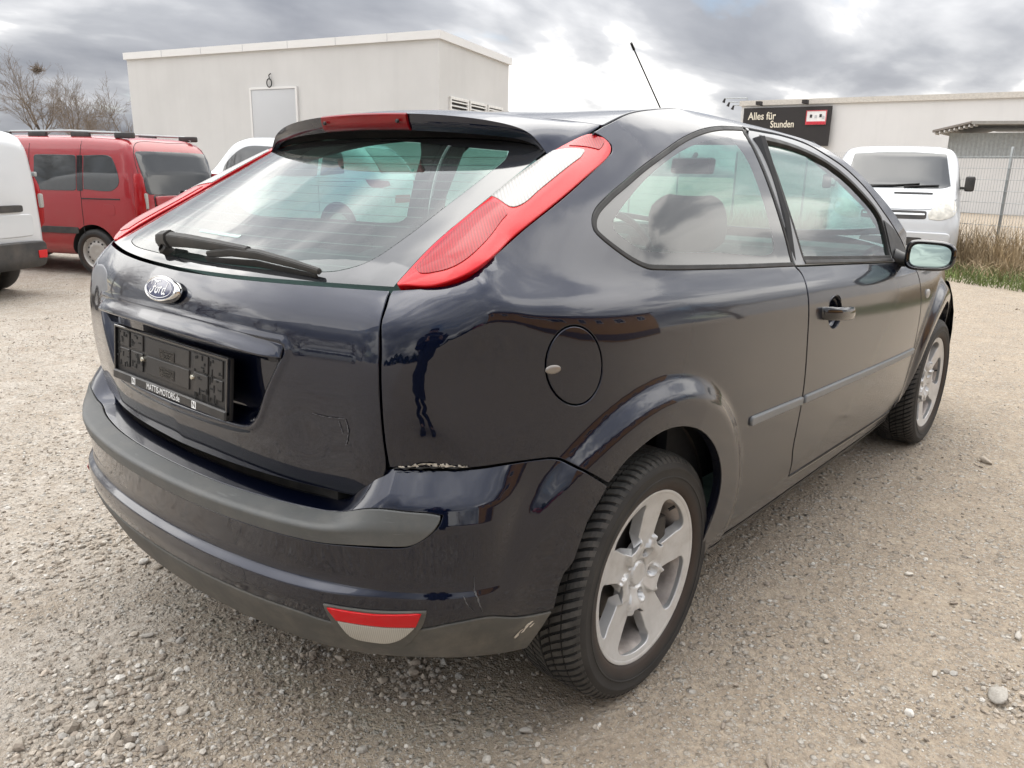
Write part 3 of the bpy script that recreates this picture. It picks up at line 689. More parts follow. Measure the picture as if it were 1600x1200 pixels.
def text3(body, size, loc, parent, mat, rot=(R_(90), 0, 0), ext=.01, sx=1.):
    cu = bpy.data.curves.new('text', 'FONT'); cu.body = body; cu.size = size; cu.extrude = ext; cu.offset = size*.012
    o = bpy.data.objects.new('t', cu); S.collection.objects.link(o); me = bpy.data.meshes.new_from_object(o.evaluated_get(bpy.context.evaluated_depsgraph_get())); bpy.data.objects.remove(o)
    me.materials.clear(); me.materials.append(mat); r = bpy.data.objects.new('lettering', me); link(r, parent); r.location = loc; r.rotation_euler = rot; r.scale = (sx, 1, 1); return r
text3('Alles für', .78, (.75, -.42, 5.55), sg, MT['signcream'], sx=.82); text3('Stunden', .72, (2.55, -.42, 4.95), sg, MT['signcream'], sx=.78)
sb('logo_plate', (5.98, -.44, 5.62), (1.5, .06, 1.02), MT['white_print']); sb('logo_band', (5.98, -.48, 5.24), (1.36, .03, .20), MT['signred'])
for q in ((5.98, 6.10, 1.5, .05), (5.98, 5.135, 1.5, .05)): sb('logo_edge', (q[0], -.48, q[1]), (q[2], .03, q[3]), MT['signred'])
for k in (5.255, 6.705): sb('logo_edge', (k, -.48, 5.62), (.05, .03, .93), MT['signred'])
for k, (xx, zz) in enumerate(((5.6, 5.72), (5.95, 5.68), (6.3, 5.74), (6.5, 5.62))): sb('logo_mark', (xx, -.485, zz), (.16, .03, .22), MT['doorgrey'] if k % 2 else MT['signblack'])
for k, (xo, zz) in enumerate(((0., 7.25), (.7, 6.95), (1.4, 6.7))):
    e = empty('sign_lamp', (60.406, 27.788, 0), math.atan2(B_[1]-A[1], B_[0]-A[0])); tag(e, ('topmost', 'middle', 'lowest')[k]+' of three gooseneck lamps reaching out from the store roof corner', 'lamp', 'gooseneck lamps at the store corner')
    bm = bmesh.new(); tube(bm, [(.3, .2+xo*.2, zz), (-1.5+xo*.55, .2, zz+.02)], .035, 6); tube(bm, [(.3, .2+xo*.2, zz), (.3, .2+xo*.2, 6.6)], .035, 6); bm_obj('arm', bm, MT['galv'], e)
    bm = bmesh.new(); lathe(bm, [(.02, .0), (.07, -.03), (.10, -.22), (.13, -.34), (.02, -.35)], 10, 'z'); o = bm_obj('lamp_head', bm, MT['signblack'], e); o.location = (-1.52+xo*.55, .2, zz+.02); o.rotation_euler = (0, .35, 0)
# grey shed with a canopy in front of the store
sh = empty('corrugated_shed', (42, 8.3, 0), R_(-88)); tag(sh, 'low grey corrugated shed with a flat canopy, beyond the fence', 'shed')
bm = bmesh.new(); prism(bm, [(0, 0), (14, 0), (14, 6), (0, 6)], 'z', -.3, 2.30); bm_obj('white_plinth_wall', bm, MT['render2'], sh, sharp=20)
V, Fc = [], []; nn = 150
for i in range(nn+1): V += [(i*14/nn, .01+.03*(i % 2), 2.302), (i*14/nn, .01+.03*(i % 2), 3.45)]
for i in range(nn): Fc.append((2*i, 2*i+2, 2*i+3, 2*i+1))
mesh_obj('corrugated_cladding', V, Fc, simple('grey_cladding', (.30, .32, .32), .5), sh, smooth=False)
V2 = [(-.004-y*0, y, z) for y in (0, 6) for z in (2.302, 3.45)]
mesh_obj('end_cladding', [(-.002, 0, 2.302), (-.002, 6, 2.302), (-.002, 6, 3.45), (-.002, 0, 3.45)], [(0, 3, 2, 1)], simple('grey_cladding_end', (.34, .36, .36), .5), sh, smooth=False)
bm = bmesh.new(); prism(bm, [(-.6, 3.46), (1.0, 3.86), (1.0, 3.94), (-.6, 3.56)], 'y', -.8, 6.2); bm_obj('canopy', bm, simple('canopy_timber', (.22, .20, .18), .8), sh, sharp=20)
bm = bmesh.new(); prism(bm, [(1.002, 3.80), (14, 3.62), (14, 3.72), (1.002, 3.94)], 'y', -.8, 6.2); bm_obj('roof', bm, simple('shed_roof', (.28, .27, .25), .8), sh, sharp=20)
for k in range(9): 
    bm = bmesh.new(); box(bm, (-.5+k*.2, -.3, 3.42+k*.045), (.05, .9, .10)); bm_obj('rafter', bm, MT['render2'], sh)

# ------------------------------------------------------------------ wire mesh fence
def fence(p0, p1, label, n):
    e = frame_at('mesh_fence', p0, p1); e.location.z = -.2; tag(e, label, 'fence'); Lf = math.hypot(p1[0]-p0[0], p1[1]-p0[1]); seg = Lf/n
    bm = bmesh.new()
    for k in range(int(seg/.055)+1):
        x = k*.055+.03
        if x < seg-.02: tube(bm, [(x, 0, .05), (x, 0, 2.02)], .0035, 4, False)
    for k in range(10):
        for dy in (-.006, .006): tube(bm, [(0, dy, .10+k*.2), (seg, dy, .10+k*.2)], .004, 4, False)
    pn = bm_obj('mesh_panel', bm, MT['galv'], e, smooth=False); bm = bmesh.new(); box(bm, (0, .035, 1.02), (.045, .035, 2.10), .004); po = bm_obj('fence_post', bm, MT['galv'], e)
    for k in range(n+1):
        if k: q = po.copy(); S.collection.objects.link(q); q.parent = e; q.location = (k*seg, 0, 0)
        if 0 < k < n: q = pn.copy(); S.collection.objects.link(q); q.parent = e; q.location = (k*seg, 0, 0)
fence((20.9, 14.2), (14.2, -1.1), 'galvanised wire mesh fence running behind the white van', 7)
fence((24.5, 30.5), (20.9, 14.2), 'galvanised wire mesh fence section in front of the pale hall', 7)

# ------------------------------------------------------------------ bare trees
def bark(name, col):
    t = NT(name); p = t.obj(); n = t.noise(t.map(p, (6, 6, 1.5)), 4, 6, .65); b = t.bsdf(Base_Color=t.mix(n, tuple(v*.6 for v in col), tuple(v*1.3 for v in col)), Roughness=.95, Specular_IOR_Level=.1); return t.done(b)
MT['bark'] = bark('bark', (.085, .07, .058)); MT['twig'] = bark('twigs', (.19, .155, .125))
def grow(seed, H, spread=.55, levels=5):
    r = np.random.default_rng(seed); segs = {0: [], 1: []}
    def branch(p, d, L_, rad, lv):
        n = 4 if lv < 2 else 3; q = p; pts = [p]; rads = [rad]
        for i in range(n):
            d = d+r.normal(size=3)*(.10 if lv == 0 else .16)+np.array([0, 0, .07]); d = d/np.linalg.norm(d); q = q+d*L_/n; pts.append(q); rads.append(rad*(1-.62*(i+1)/n))
        segs[0 if lv < 1 else 1].append((pts, rads))
        if lv >= levels: return
        m = (5, 5, 5, 4, 4, 3)[lv]
        for k in range(m):
            t = r.uniform(.35 if lv else .30, 1.); i = min(int(t*n), n-1); b = pts[i]+(pts[i+1]-pts[i])*(t*n-i)
            ax = r.normal(size=3); ax -= d*(ax@d); ax /= np.linalg.norm(ax); a = r.uniform(.45, .95)*spread*1.6
            nd = d*math.cos(a)+ax*math.sin(a); branch(b, nd, L_*r.uniform(.48, .72), rads[i]*r.uniform(.45, .62), lv+1)
        branch(pts[-1], d, L_*.62, rads[-1]*.9, lv+1)
    branch(np.zeros(3), np.array([0, 0, 1.]), H*.42, H*.022, 0); return segs
def tubes_np(branches, sides):
    V, F = [], []
    for pts, rads in branches:
        b = len(V)
        for i, (q, rr) in enumerate(zip(pts, rads)):
            d = pts[min(i+1, len(pts)-1)]-pts[max(i-1, 0)]; d = d/(np.linalg.norm(d)+1e-9); a = np.cross(d, [.3, .9, .2]); a /= np.linalg.norm(a)+1e-9; c = np.cross(d, a)
            for k in range(sides): t = 2*math.pi*k/sides; V.append(q+(a*math.cos(t)+c*math.sin(t))*max(rr, .006))
        for i in range(len(pts)-1):
            for k in range(sides): F.append((b+i*sides+k, b+i*sides+(k+1) % sides, b+(i+1)*sides+(k+1) % sides, b+(i+1)*sides+k))
    return V, F
TREES = {}
def tree(seed, H, loc, rz, label, levels=4, spread=.55, group='bare trees around the yard', nest=False):
    e = empty('bare_tree', loc, rz); tag(e, label, 'tree', group)
    if (seed, H) not in TREES:
        sg_ = grow(seed, H, spread, levels); a = fast_mesh('trunk', *tubes_np(sg_[0], 8), MT['bark'], e); b = fast_mesh('crown', *tubes_np(sg_[1], 4), MT['twig'], e); TREES[(seed, H)] = (a.data, b.data)
    else:
        for nm, d in zip(('trunk', 'crown'), TREES[(seed, H)]): link(bpy.data.objects.new(nm, d), e)
    if nest:
        r = np.random.default_rng(3); br = []
        for _ in range(90):
            c = r.normal(size=3)*.12*np.array([1, 1, .8]); d = r.normal(size=3); d /= np.linalg.norm(d); br.append(([c-d*.25, c, c+d*.25], [.012]*3))
        o = fast_mesh('birds_nest', *tubes_np(br, 4), MT['twig'], e); o.location = nest
    return e
tree(11, 8.6, (19.6, 57.0, 0), .3, 'bare tree with a bird nest ball behind the red van', nest=(.1, .1, 7.0))
tree(12, 7.5, (15.6, 58.6, 0), 1.1, 'bare tree at the left edge of the picture')
tree(13, 7.6, (24.0, 55.0, 0), 2.0, 'bare bushy tree half hidden by the pale hall corner', spread=.7)
tree(14, 7.2, (22.6, 60.5, 0), 3.3, 'bare tree filling the gap left of the pale hall', spread=.62)
tree(11, 8.6, (25.8, 68, 0), 2.2, 'faint bare tree farthest back beside the hall')
# seen only as mirror images in the paint
for i, (az, d, sd, H) in enumerate(((97, 22, 11, 10.2), (104, 19, 13, 8.6), (122, 17, 12, 8.7), (137, 30, 13, 8.6), (149, 38, 11, 10.2), (154, 40, 12, 8.7), (159, 44, 13, 8.6), (164, 46, 12, 8.7), (-25, 34, 13, 8.6), (-141, 60, 12, 8.7), (-120, 58, 11, 10.2))):
    tree(sd, H, (d*math.cos(R_(az))-.7, d*math.sin(R_(az))-.3, 0), i*1.3, 'bare tree mirrored small in the car paint', levels=4)
# ochre house across the yard, mirrored in the rear wing
ho = empty('ochre_house', (-4.2, -17.5, 0), 0); tag(ho, 'ochre house with dark hipped roof mirrored in the rear wing', 'house')
MT['ochre'] = render_wall('ochre_render', (.44, .25, .10)); MT['rooftile'] = simple('dark_roof_tiles', (.055, .05, .05), .8, bump=.5, bscale=20)
bm = bmesh.new(); prism(bm, [(0, 0), (27, 0), (27, -10), (0, -10)], 'z', -.2, 6.3); bm_obj('wall', bm, MT['ochre'], ho, sharp=20)
V = [(-.6, .6, 6.302), (27.6, .6, 6.302), (27.6, -10.6, 6.302), (-.6, -10.6, 6.302), (4.5, -5, 9.4), (22.5, -5, 9.4)]
mesh_obj('roof', V, [(0, 1, 5, 4), (1, 2, 5), (2, 3, 4, 5), (3, 0, 4), (3, 2, 1, 0)], MT['rooftile'], ho, smooth=False)
bm = bmesh.new(); prism(bm, [(-.05, .02), (27.05, .02), (27.05, .06), (-.05, .06)], 'z', .0, 1.1); bm_obj('plinth', bm, simple('dark_plinth', (.10, .075, .07), .9), ho, sharp=20)
for k in range(7):
    f = empty('window', (1.9+k*3.75, .03, 4.6), 0, ho)
    bm = bmesh.new(); box(bm, (0, 0, 0), (1.25, .06, 1.35)); bm_obj('window_pane', bm, MT['gloss_black'], f)
    bm = bmesh.new()
    for c, s_ in (((0, .03, .66), (1.35, .06, .08)), ((0, .03, -.66), (1.35, .06, .08)), ((-.64, .03, 0), (.08, .058, 1.32)), ((.64, .03, 0), (.08, .058, 1.32)), ((0, .03, 0), (.06, .058, 1.32))): box(bm, c, s_)
    bm_obj('window_frame', bm, MT['louvre'], f)
# dark hedge belt at the far side of the yard behind the camera
V, F = [], []; r = np.random.default_rng(9); q = []
for az in np.arange(-170, -104, .5):
    for _ in range(26):
        d = 62+r.uniform(-3, 3); a = R_(az+r.uniform(-.3, .3)); c = np.array([d*math.cos(a), d*math.sin(a), r.uniform(0, 1)**.8*(3.0+1.4*math.sin(az*.31)+.9*math.sin(az*1.3))]); s_ = r.uniform(.25, .6); b = len(V)
        u = r.normal(size=3); u /= np.linalg.norm(u); w_ = np.cross(u, r.normal(size=3)); w_ /= np.linalg.norm(w_); V += [c-u*s_-w_*s_, c+u*s_-w_*s_*.5, c+u*s_*.6+w_*s_, c-u*s_*.5+w_*s_]; F.append((b, b+1, b+2, b+3))
tag(fast_mesh('far_hedge', V, F, simple('hedge_leaves', (.035, .05, .028), .9), smooth=False), 'dark hedge belt at the far side of the yard', 'hedge', kind='stuff')

# ------------------------------------------------------------------ grass and dry weeds along the fence
def blades(n, cx, cy, length, h0, h1, wd, mat, name, label, r, lean=.35, band=1.2):
    t = r.random(n); d = np.array([14.2-20.9, -1.1-14.2]); d = d/np.linalg.norm(d); nrm_ = np.array([d[1], -d[0]])
    base = np.array([cx, cy])+d*(t*length)[:, None]+nrm_*(r.random(n)**1.3*band)[:, None]
    h = h0+(h1-h0)*r.random(n)**2; a = r.uniform(0, 6.28, n); ln = r.normal(size=(n, 2))*lean
    P0 = np.c_[base, np.zeros(n)-.2]; P1 = np.c_[base+ln*h[:, None]*.35, h*.6-.2]; P2 = np.c_[base+ln*h[:, None], h-.2]; s_ = np.c_[np.cos(a), np.sin(a), np.zeros(n)]*wd
    V = np.stack([P0-s_, P0+s_, P1+s_*.8, P1-s_*.8, P2+s_*.15, P2-s_*.15], 1).reshape(-1, 3); i = np.arange(n)[:, None]*6
    F = np.concatenate([i+np.array([0, 1, 2, 3]), i+np.array([3, 2, 4, 5])]); o = fast_mesh(name, V, F, mat, smooth=False); tag(o, label, name.split('_')[-1], kind='stuff'); return o
r = np.random.default_rng(5)
MT['grass'] = simple('grass_blades', (.10, .13, .035), .8, var=.5, vscale=3); MT['straw'] = simple('dry_straw', (.33, .25, .15), .85, var=.4, vscale=4)
blades(22000, 17.7, 6.9, 13, .04, .22, .007, MT['grass'], 'grass', 'short green grass strip along the fence foot', r, .5, 3.1)
blades(15000, 17.8, 7.1, 12, .2, .85, .006, MT['straw'], 'dry_weeds', 'tall dry straw-coloured weeds in front of the fence', r, .3, 1.7)
blades(9000, 17.8, 7.1, 12, .08, .35, .006, MT['straw'], 'dead_grass', 'dead yellow grass tangled at the fence foot', r, .9, 2.3)
# ------------------------------------------------------------------ the hatchback
def build_car():
    car = empty('hatchback_car')
    tag(car, 'dark navy three-door hatchback with scraped rear corner, parked in the foreground', 'car')
    F_side = lambda u, v: np.stack([u, -W(u, v), v], -1)
    F_rear = lambda u, v: np.stack([R(u, v), u, v], -1)
    F_q = Q
    def ru(y, z):
        xc = float(_cxf(min(z, 1.12))); yc = float(W(xc, min(z, 1.12))); return (xc-(yc-y), z)
    # --- curves shared by neighbouring panels (x, z), metres from the rear axle
    lamp_edge = [ru(.600, 1.052), ru(.655, 1.059), ru(.692, 1.068), (-.449, 1.102), (-.378, 1.134), (-.321, 1.162), (-.19, 1.221), (-.08, 1.271), (.004, 1.309), (.030, 1.322), (.040, 1.336), (.030, 1.351), (.007, 1.363)]
    roof_seam = [(.053, 1.380), (.174, 1.415), (.329, 1.437), (.445, 1.448), (.6, 1.4535), (1.0, 1.439), (1.25, 1.428), (1.45, 1.402), (1.6, 1.357), (1.75, 1.292), (1.9, 1.215), (2.05, 1.13), (2.17, 1.05)]
    door_top = [(.857, 1.417), (.994, 1.4145), (1.15, 1.411), (1.344, 1.390), (1.463, 1.355), (1.606, 1.308), (1.759, 1.231), (1.862, 1.160), (1.959, 1.094), (2.044, 1.030), (2.085, .985)]
    qwin = [(.857, 1.417), (.644, 1.408), (.513, 1.394), (.394, 1.372), (.279, 1.343), (.131, 1.297), (.012, 1.252), (-.063, 1.222), (-.123, 1.192), (-.144, 1.172), (-.151, 1.153), (-.14, 1.137), (-.109, 1.112), (-.068, 1.087), (-.019, 1.068), (.043, 1.061), (.413, 1.036), (.811, 1.013)]
    qfront = [(.811, 1.013), (.810, 1.075), (.799, 1.153), (.788, 1.26), (.789, 1.347), (.80, 1.39), (.857, 1.417)]
    door_rear = [(.811, 1.013), (.836, .989), (.820, .946), (.812, .875), (.812, .783), (.832, .641), (.838, .56), (.838, .50), (.845, .43), (.872, .37), (.884, .321)]
    door_bot = [(.884, .321), (1.515, .303), (2.06, .292)]
    door_front = [(2.06, .292), (2.15, .35), (2.156, .45), (2.16, .543), (2.152, .632), (2.140, .74), (2.117, .835), (2.10, .907), (2.085, .955)]
    arch = [(.258, .30), (.262, .338), (.272, .386), (.277, .442), (.268, .498), (.240, .555), (.182, .621), (.106, .675), (.038, .703), (-.034, .717), (-.09, .716), (-.132, .707), (-.2, .680), (-.250, .640)]
    qb_seam = [(-.250, .640), (-.297, .671), (-.328, .692), (-.352, .709), (-.373, .714), (-.454, .7175), (-.52, .716), ru(.70, .717), ru(.641, .717)]
    gap_up = [ru(.641, .717), ru(.639, .772), ru(.638, .823), ru(.634, .909), ru(.630, .956), ru(.617, 1.012), ru(.605, 1.04), ru(.600, 1.052)]
    flap = [(-.315+.067*math.cos(a), .898+.081*math.sin(a)-.03*math.cos(a)*.25) for a in np.linspace(0, 2*math.pi, 40, endpoint=False)]
    body = path(lamp_edge, [(.007, 1.363), (.053, 1.380)], roof_seam, [(2.17, 1.05), (2.085, .985)], door_top[::-1], qwin, door_rear, door_bot,
                [(2.06, .292), (2.06, .232)], [(2.06, .232), (1.5, .222), (.8, .225), (.45, .23), (.31, .255), (.258, .30)], arch, qb_seam, gap_up)
    nearc = lambda P: (P[:, 0] < .42)&(P[:, 1] < 1.1)
    q = panel('body_side', F_q, body, MT['navy'], car, holes=[np.array(flap)], h=.028, fine=(nearc, .014), depth=.022, gap=.0014, r=.002); both(q, car)
    # fuel flap
    f = panel('fuel_flap', F_q, np.array(flap), MT['navy'], car, h=.02, gap=.0015); tag(f, 'round fuel filler flap')
    P, n = surf_eval(F_q, np.array([(-.378, .90)]), 1)
    bm = bmesh.new(); bmesh.ops.create_uvsphere(bm, u_segments=16, v_segments=10, radius=1)
    for v in bm.verts: v.co = Vector((v.co.x*.018, v.co.y*.004, v.co.z*.0095))
    tb = bm_obj('finger_tab', bm, MT['disc'], f); tb.location = P[0]+n[0]*.001+np.array([.012, -.004, -.004]); tb.rotation_euler = (0, 0, math.atan2(-n[0][1], -n[0][0])-math.pi/2)
    mirror_obj(panel('body_patch', F_q, np.array(flap), MT['navy'], car, h=.03, gap=.0015), car)
    bpy.data.objects.remove(bpy.data.objects['body_patch'])
    # --- quarter window: seal, printed border, clear pane
    qw = path(qwin, qfront)
    fr_in = path([(-.083, 1.171), (-.025, 1.204), (.105, 1.264), (.248, 1.313), (.407, 1.35), (.578, 1.373), (.655, 1.379)], [(.655, 1.379), (.69, 1.326), (.70, 1.233), (.707, 1.08)], [(.707, 1.08), (.679, 1.060), (.3, 1.083), (.032, 1.100), (-.026, 1.110), (-.07, 1.135), (-.089, 1.153), (-.083, 1.171)])
    qs = inset(qw, .009)
    for o in both(panel('window_seal', F_q, qw, MT['rubber'], car, holes=[qs], h=.03, gap=-.002, r=.003, depth=.012, off=.0015), car): pass
    wq = panel('quarter_window', F_q, qs, MT['frit'], car, holes=[fr_in], h=.03, gap=0, r=0, depth=0, off=-.001); 
    cp = panel('pane', F_q, fr_in, MT['sideglass'], wq, h=.04, gap=0, r=0, depth=0, off=-.001)
    wq2 = mirror_obj(wq, car); mirror_obj(cp, wq2)
    # --- door
    qf2 = [(a+.014, b-.002) for a, b in qfront]
    belt = [(.825, 1.011), (1.3, .984), (1.80, .954), (2.085, .940)]
    dg = path([(.919, 1.396), (1.099, 1.386), (1.258, 1.367), (1.413, 1.334), (1.563, 1.282), (1.686, 1.222), (1.792, 1.162), (1.832, 1.125)], [(1.832, 1.125), (1.838, 1.062), (1.835, 1.0), (1.828, .968)], [(1.828, .968), (1.35, .996), (.905, 1.024)], [(.905, 1.024), (.885, 1.121), (.874, 1.2), (.874, 1.276), (.887, 1.35), (.919, 1.396)])
    dframe = path(belt, [(2.085, .940), (2.083, .985)], [(a, b-.003) for a, b in door_top[::-1]][1:], [door_top[0], qf2[-1]], qf2[::-1])
    door = panel('door', F_side, path(belt[::-1], [belt[0], (.827, 1.003)], [(.827, 1.003)]+[(a+.004, b) for a, b in door_rear[1:]], door_bot, door_front, [(2.085, .955), (2.085, .940)]), MT['navy'], car,
                 holes=[np.array([(1.045+.062*math.cos(a), .851+.050*math.sin(a)) for a in np.linspace(0, 2*math.pi, 30, endpoint=False)])], h=.028)
    tag(door, 'faded navy side door with matted clearcoat')
    dfr = panel('window_frame', F_side, dframe, MT['doorframe'], door, holes=[dg], h=.03, depth=.012, off=-.001)
    dgi = inset(dg, .008)
    sl_ = panel('glass_seal', F_side, dg, MT['rubber'], door, holes=[dgi], h=.03, gap=-.004, r=.002, depth=.014, off=-.0005)
    dpn = panel('door_glass', F_side, inset(dg, -.004), MT['sideglass'], door, h=.04, gap=0, r=0, depth=0, off=-.010)
    # belt seal strip under the glass and drip rail
    bs = panel('belt_strip', F_side, path([(.905, 1.022), (1.35, .994), (1.828, .966)], [(1.828, .966), (1.828, .957)], [(1.828, .957), (1.35, .985), (.905, 1.013)], [(.905, 1.013), (.905, 1.022)]), MT['black'], door, h=.05, gap=-.001, r=.002, depth=.01, off=.003)
    # sail triangle behind the mirror
    sa = panel('sail_panel', F_side, path([(1.842, .966), (1.842, 1.112)], [(1.842, 1.112), (1.95, 1.072), (2.06, .99)], [(2.06, .99), (2.07, .952)], [(2.07, .952), (1.842, .966)]), MT['black'], door, h=.04, gap=-.001, r=.002, depth=.01, off=.004)
    # handle bowl + pull
    bm = bmesh.new(); bmesh.ops.create_uvsphere(bm, u_segments=28, v_segments=14, radius=1)
    bmesh.ops.delete(bm, geom=[v for v in bm.verts if v.co.y < -.02], context='VERTS')
    for v in bm.verts: v.co = Vector((v.co.x*.068, v.co.y*.034, v.co.z*.056))
    bmesh.ops.reverse_faces(bm, faces=bm.faces[:])
    bo = bm_obj('handle_bowl', bm, MT['navy'], door); bo.location = (1.045, -.8805, .851)
    bm = bmesh.new(); pts = []; rr = []
    hz = [(.925, .862, -.004), (.94, .861, .012), (.97, .858, .027), (1.02, .853, .035), (1.07, .848, .036), (1.12, .843, .031), (1.15, .839, .018), (1.162, .838, .002)]
    prof = [(math.cos(a)*.011*(1 if math.cos(a) > 0 else .9), math.sin(a)*.021) for a in np.linspace(0, 2*math.pi, 14, endpoint=False)]
    rings = []
    for i, (x_, z_, o_) in enumerate(spl([(a, b) for a, b, c in hz], .012) and hz):
        yb = -float(W(x_, z_))-o_; rings.append([bm.verts.new((x_, yb+a, z_+b*(1 if 0 < i < 7 else .8))) for a, b in prof])
    for A, B_ in zip(rings, rings[1:]):
        for k in range(14): bm.faces.new((A[k], A[(k+1) % 14], B_[(k+1) % 14], B_[k]))
    bm.faces.new(rings[0][::-1]); bm.faces.new(rings[-1]); bmesh.ops.recalc_face_normals(bm, faces=bm.faces[:])
    bmesh.ops.subdivide_edges(bm, edges=bm.edges[:], cuts=1, use_grid_fill=True, smooth=.6)
    hd = bm_obj('door_handle', bm, MT['gloss_black'], door)
    # rubbing strips
    def mould(a, b, parent):
        m = panel('side_moulding', F_side, path([a[0], a[1]], [a[1], b[1]], [b[1], b[0]], [b[0], a[0]]), MT['frame'], parent, h=.05, gap=0, r=.006, depth=.012, off=.008); return m
    m1 = mould(((.452, .629), (.455, .600)), ((.835, .611), (.835, .583)), car); m1b = mirror_obj(m1, car)
    m2 = mould(((.852, .610), (.852, .582)), ((2.148, .562), (2.148, .536)), door)
    door2 = mirror_obj(door, car)
    for c in (dfr, sl_, dpn, bs, sa, m2, hd): mirror_obj(c, door2)
    b2 = mirror_obj(bo, door2); b2.location = (1.045, .8805, .851)
    # --- front fender
    farch = [(2.185, .30), (2.203, .349), (2.24, .435), (2.305, .53), (2.383, .611), (2.477, .667), (2.56, .695), (2.65, .707), (2.74, .695), (2.84, .655), (2.93, .575), (2.98, .48), (3.0, .38)]
    fen = panel('front_fender', F_side, path([(2.085, .950), (2.104, .907), (2.121, .835), (2.144, .74), (2.156, .632), (2.164, .543), (2.160, .45), (2.154, .36), (2.12, .31), (2.12, .285), (2.185, .30)], farch, [(3.0, .38), (3.18, .42)], [(3.18, .42), (3.26, .62), (3.25, .73)], [(3.25, .73), (3.0, .825), (2.7, .895), (2.4, .935), (2.2, .952), (2.085, .950)]), MT['navy'], car, h=.03, fine=(lambda P: P[:, 0] > 2.15, .018), depth=.02); both(fen, car)
    bm = bmesh.new(); bmesh.ops.create_uvsphere(bm, u_segments=16, v_segments=8, radius=1)
    for v in bm.verts: v.co = Vector((v.co.x*.030, v.co.y*.008, v.co.z*.021))
    sm = bm_obj('side_repeater', bm, MT['white_lens'], car); sm.location = (2.254, -float(W(2.254, .789))-.001, .789); sm2 = copy_tree(sm, car); sm2.location.y *= -1
    # --- roof, windscreen, bonnet
    sx = np.array([a for a, b in roof_seam]); sz = np.array([b for a, b in roof_seam]); sy = W(sx, sz)
    RP, RV = [], []
    def rp(x, y, z):
        RP.append((x, y)); RV.append(z)
        if y: RP.append((x, -y)); RV.append(z)
    for a, b, c in list(zip(sx, sy, sz))[:8]: rp(a, b, c)
    for x_, z0, z1 in ((.06, 1.418, 1.408), (.3, 1.446, 1.437), (.6, 1.464, 1.4565), (1.0, 1.463, 1.4535), (1.3, 1.443, 1.435), (1.5, 1.412, 1.405)): rp(x_, 0, z0); rp(x_, .34, z1)
    Hf = rbf(RP, RV, 1e-6); F_roof = lambda u, v: np.stack([u, v, Hf(u, v)], -1)
    seam = [(a, -b) for a, b in zip(sx, sy)][:8]
    front = [(1.45, -float(sy[7])), (1.50, -.35), (1.515, 0), (1.50, .35), (1.45, float(sy[7]))]
    rearl = [(.053, float(sy[0])), (.062, .35), (.062, 0), (.062, -.35), (.053, -float(sy[0]))]
    panel('roof', F_roof, path(seam, front, [(a, -b) for a, b in seam[::-1]], rearl), MT['navy'], car, h=.05, gap=.003)
    hl = panel('headliner', F_roof, path([(.12, -.56), (1.42, -.5)], [(1.42, -.5), (1.42, .5)], [(1.42, .5), (.12, .56)], [(.12, .56), (.12, -.56)]), MT['headliner'], car, h=.08, r=0, depth=0, off=-.03)
    GP, GV = [], []
    def gp(x, y, z):
        GP.append((x, y)); GV.append(z)
        if y: GP.append((x, -y)); GV.append(z)
    for a, b, c in list(zip(sx, sy, sz))[7:]: gp(a, b, c)
    for x_, z_ in ((1.515, 1.411), (1.8, 1.302), (2.1, 1.15), (2.40, .985)): gp(x_, 0, z_)
    gp(1.505, .35, 1.4065); gp(2.3, .4, 1.02)
    Gf = rbf(GP, GV, 1e-6); F_ws = lambda u, v: np.stack([u, v, Gf(u, v)], -1)
    ws_side = [(a, -b) for a, b in zip(sx, sy)][7:]
    wsp = path(ws_side, [(2.17, -float(sy[-1])), (2.3, -.45), (2.38, 0), (2.3, .45), (2.17, float(sy[-1]))], [(a, -b) for a, b in ws_side[::-1]], front[::-1])
    wi = inset(wsp, .045)
    wsc = panel('windscreen', F_ws, wsp, MT['frit'], car, holes=[wi], h=.06, gap=.002, r=0, depth=.004)
    panel('pane', F_ws, wi, MT['glass'], wsc, h=.07, gap=0, r=0, depth=0)
    hx = [(2.085, .950), (2.2, .952), (2.4, .935), (2.7, .895), (3.0, .825), (3.25, .73)]
    BP, BV = [], []
    for a, b in hx:
        yy = float(W(a, b)); 
        for s_ in (-1, 1): BP.append((a, s_*yy)); BV.append(b)
        if a > 2.1: BP.append((a, 0)); BV.append(b+.075-.02*max(0, a-2.7)); 
        for s_ in (-1, 1):
            if a > 2.1: BP.append((a, s_*yy*.6)); BV.append(b+.062-.02*max(0, a-2.7))
    Bf = rbf(BP, BV, 1e-6); F_bn = lambda u, v: np.stack([u, v, Bf(u, v)], -1)
    hy = [float(W(a, b)) for a, b in hx]
    panel('bonnet', F_bn, path([(a, -b) for (a, _), b in zip(hx, hy)], [(3.25, -hy[-1]), (3.38, -.4), (3.42, 0), (3.38, .4), (3.25, hy[-1])], [(a, b) for (a, _), b in zip(hx, hy)][::-1], [(2.085, hy[0]), (2.16, .70), (2.30, .45), (2.38, 0), (2.30, -.45), (2.16, -.70), (2.085, -hy[0])]), MT['navy'], car, h=.06, gap=.002)
    # front bumper: a plan-curved skin closing the nose
    pl = [(3.0, .845), (3.2, .79), (3.35, .68), (3.45, .5), (3.50, .25), (3.51, 0)]; pl = spl(pl+[(a, -b) for a, b in pl[-2::-1]], .05)
    V, Fc = [], []; lv = [(.20, -.06), (.28, -.01), (.40, .0), (.52, .0), (.62, -.02), (.70, -.07), (.76, -.13)]
    for z_, d_ in lv:
        for a in pl: V.append((a[0]+d_*(a[0]-2.6)/.9, a[1]*(1+d_*.3), z_))
    m_ = len(pl)
    for i in range(len(lv)-1):
        for k in range(m_-1): Fc.append((i*m_+k, i*m_+k+1, (i+1)*m_+k+1, (i+1)*m_+k))
    mesh_obj('front_bumper', V, Fc, MT['navy'], car)
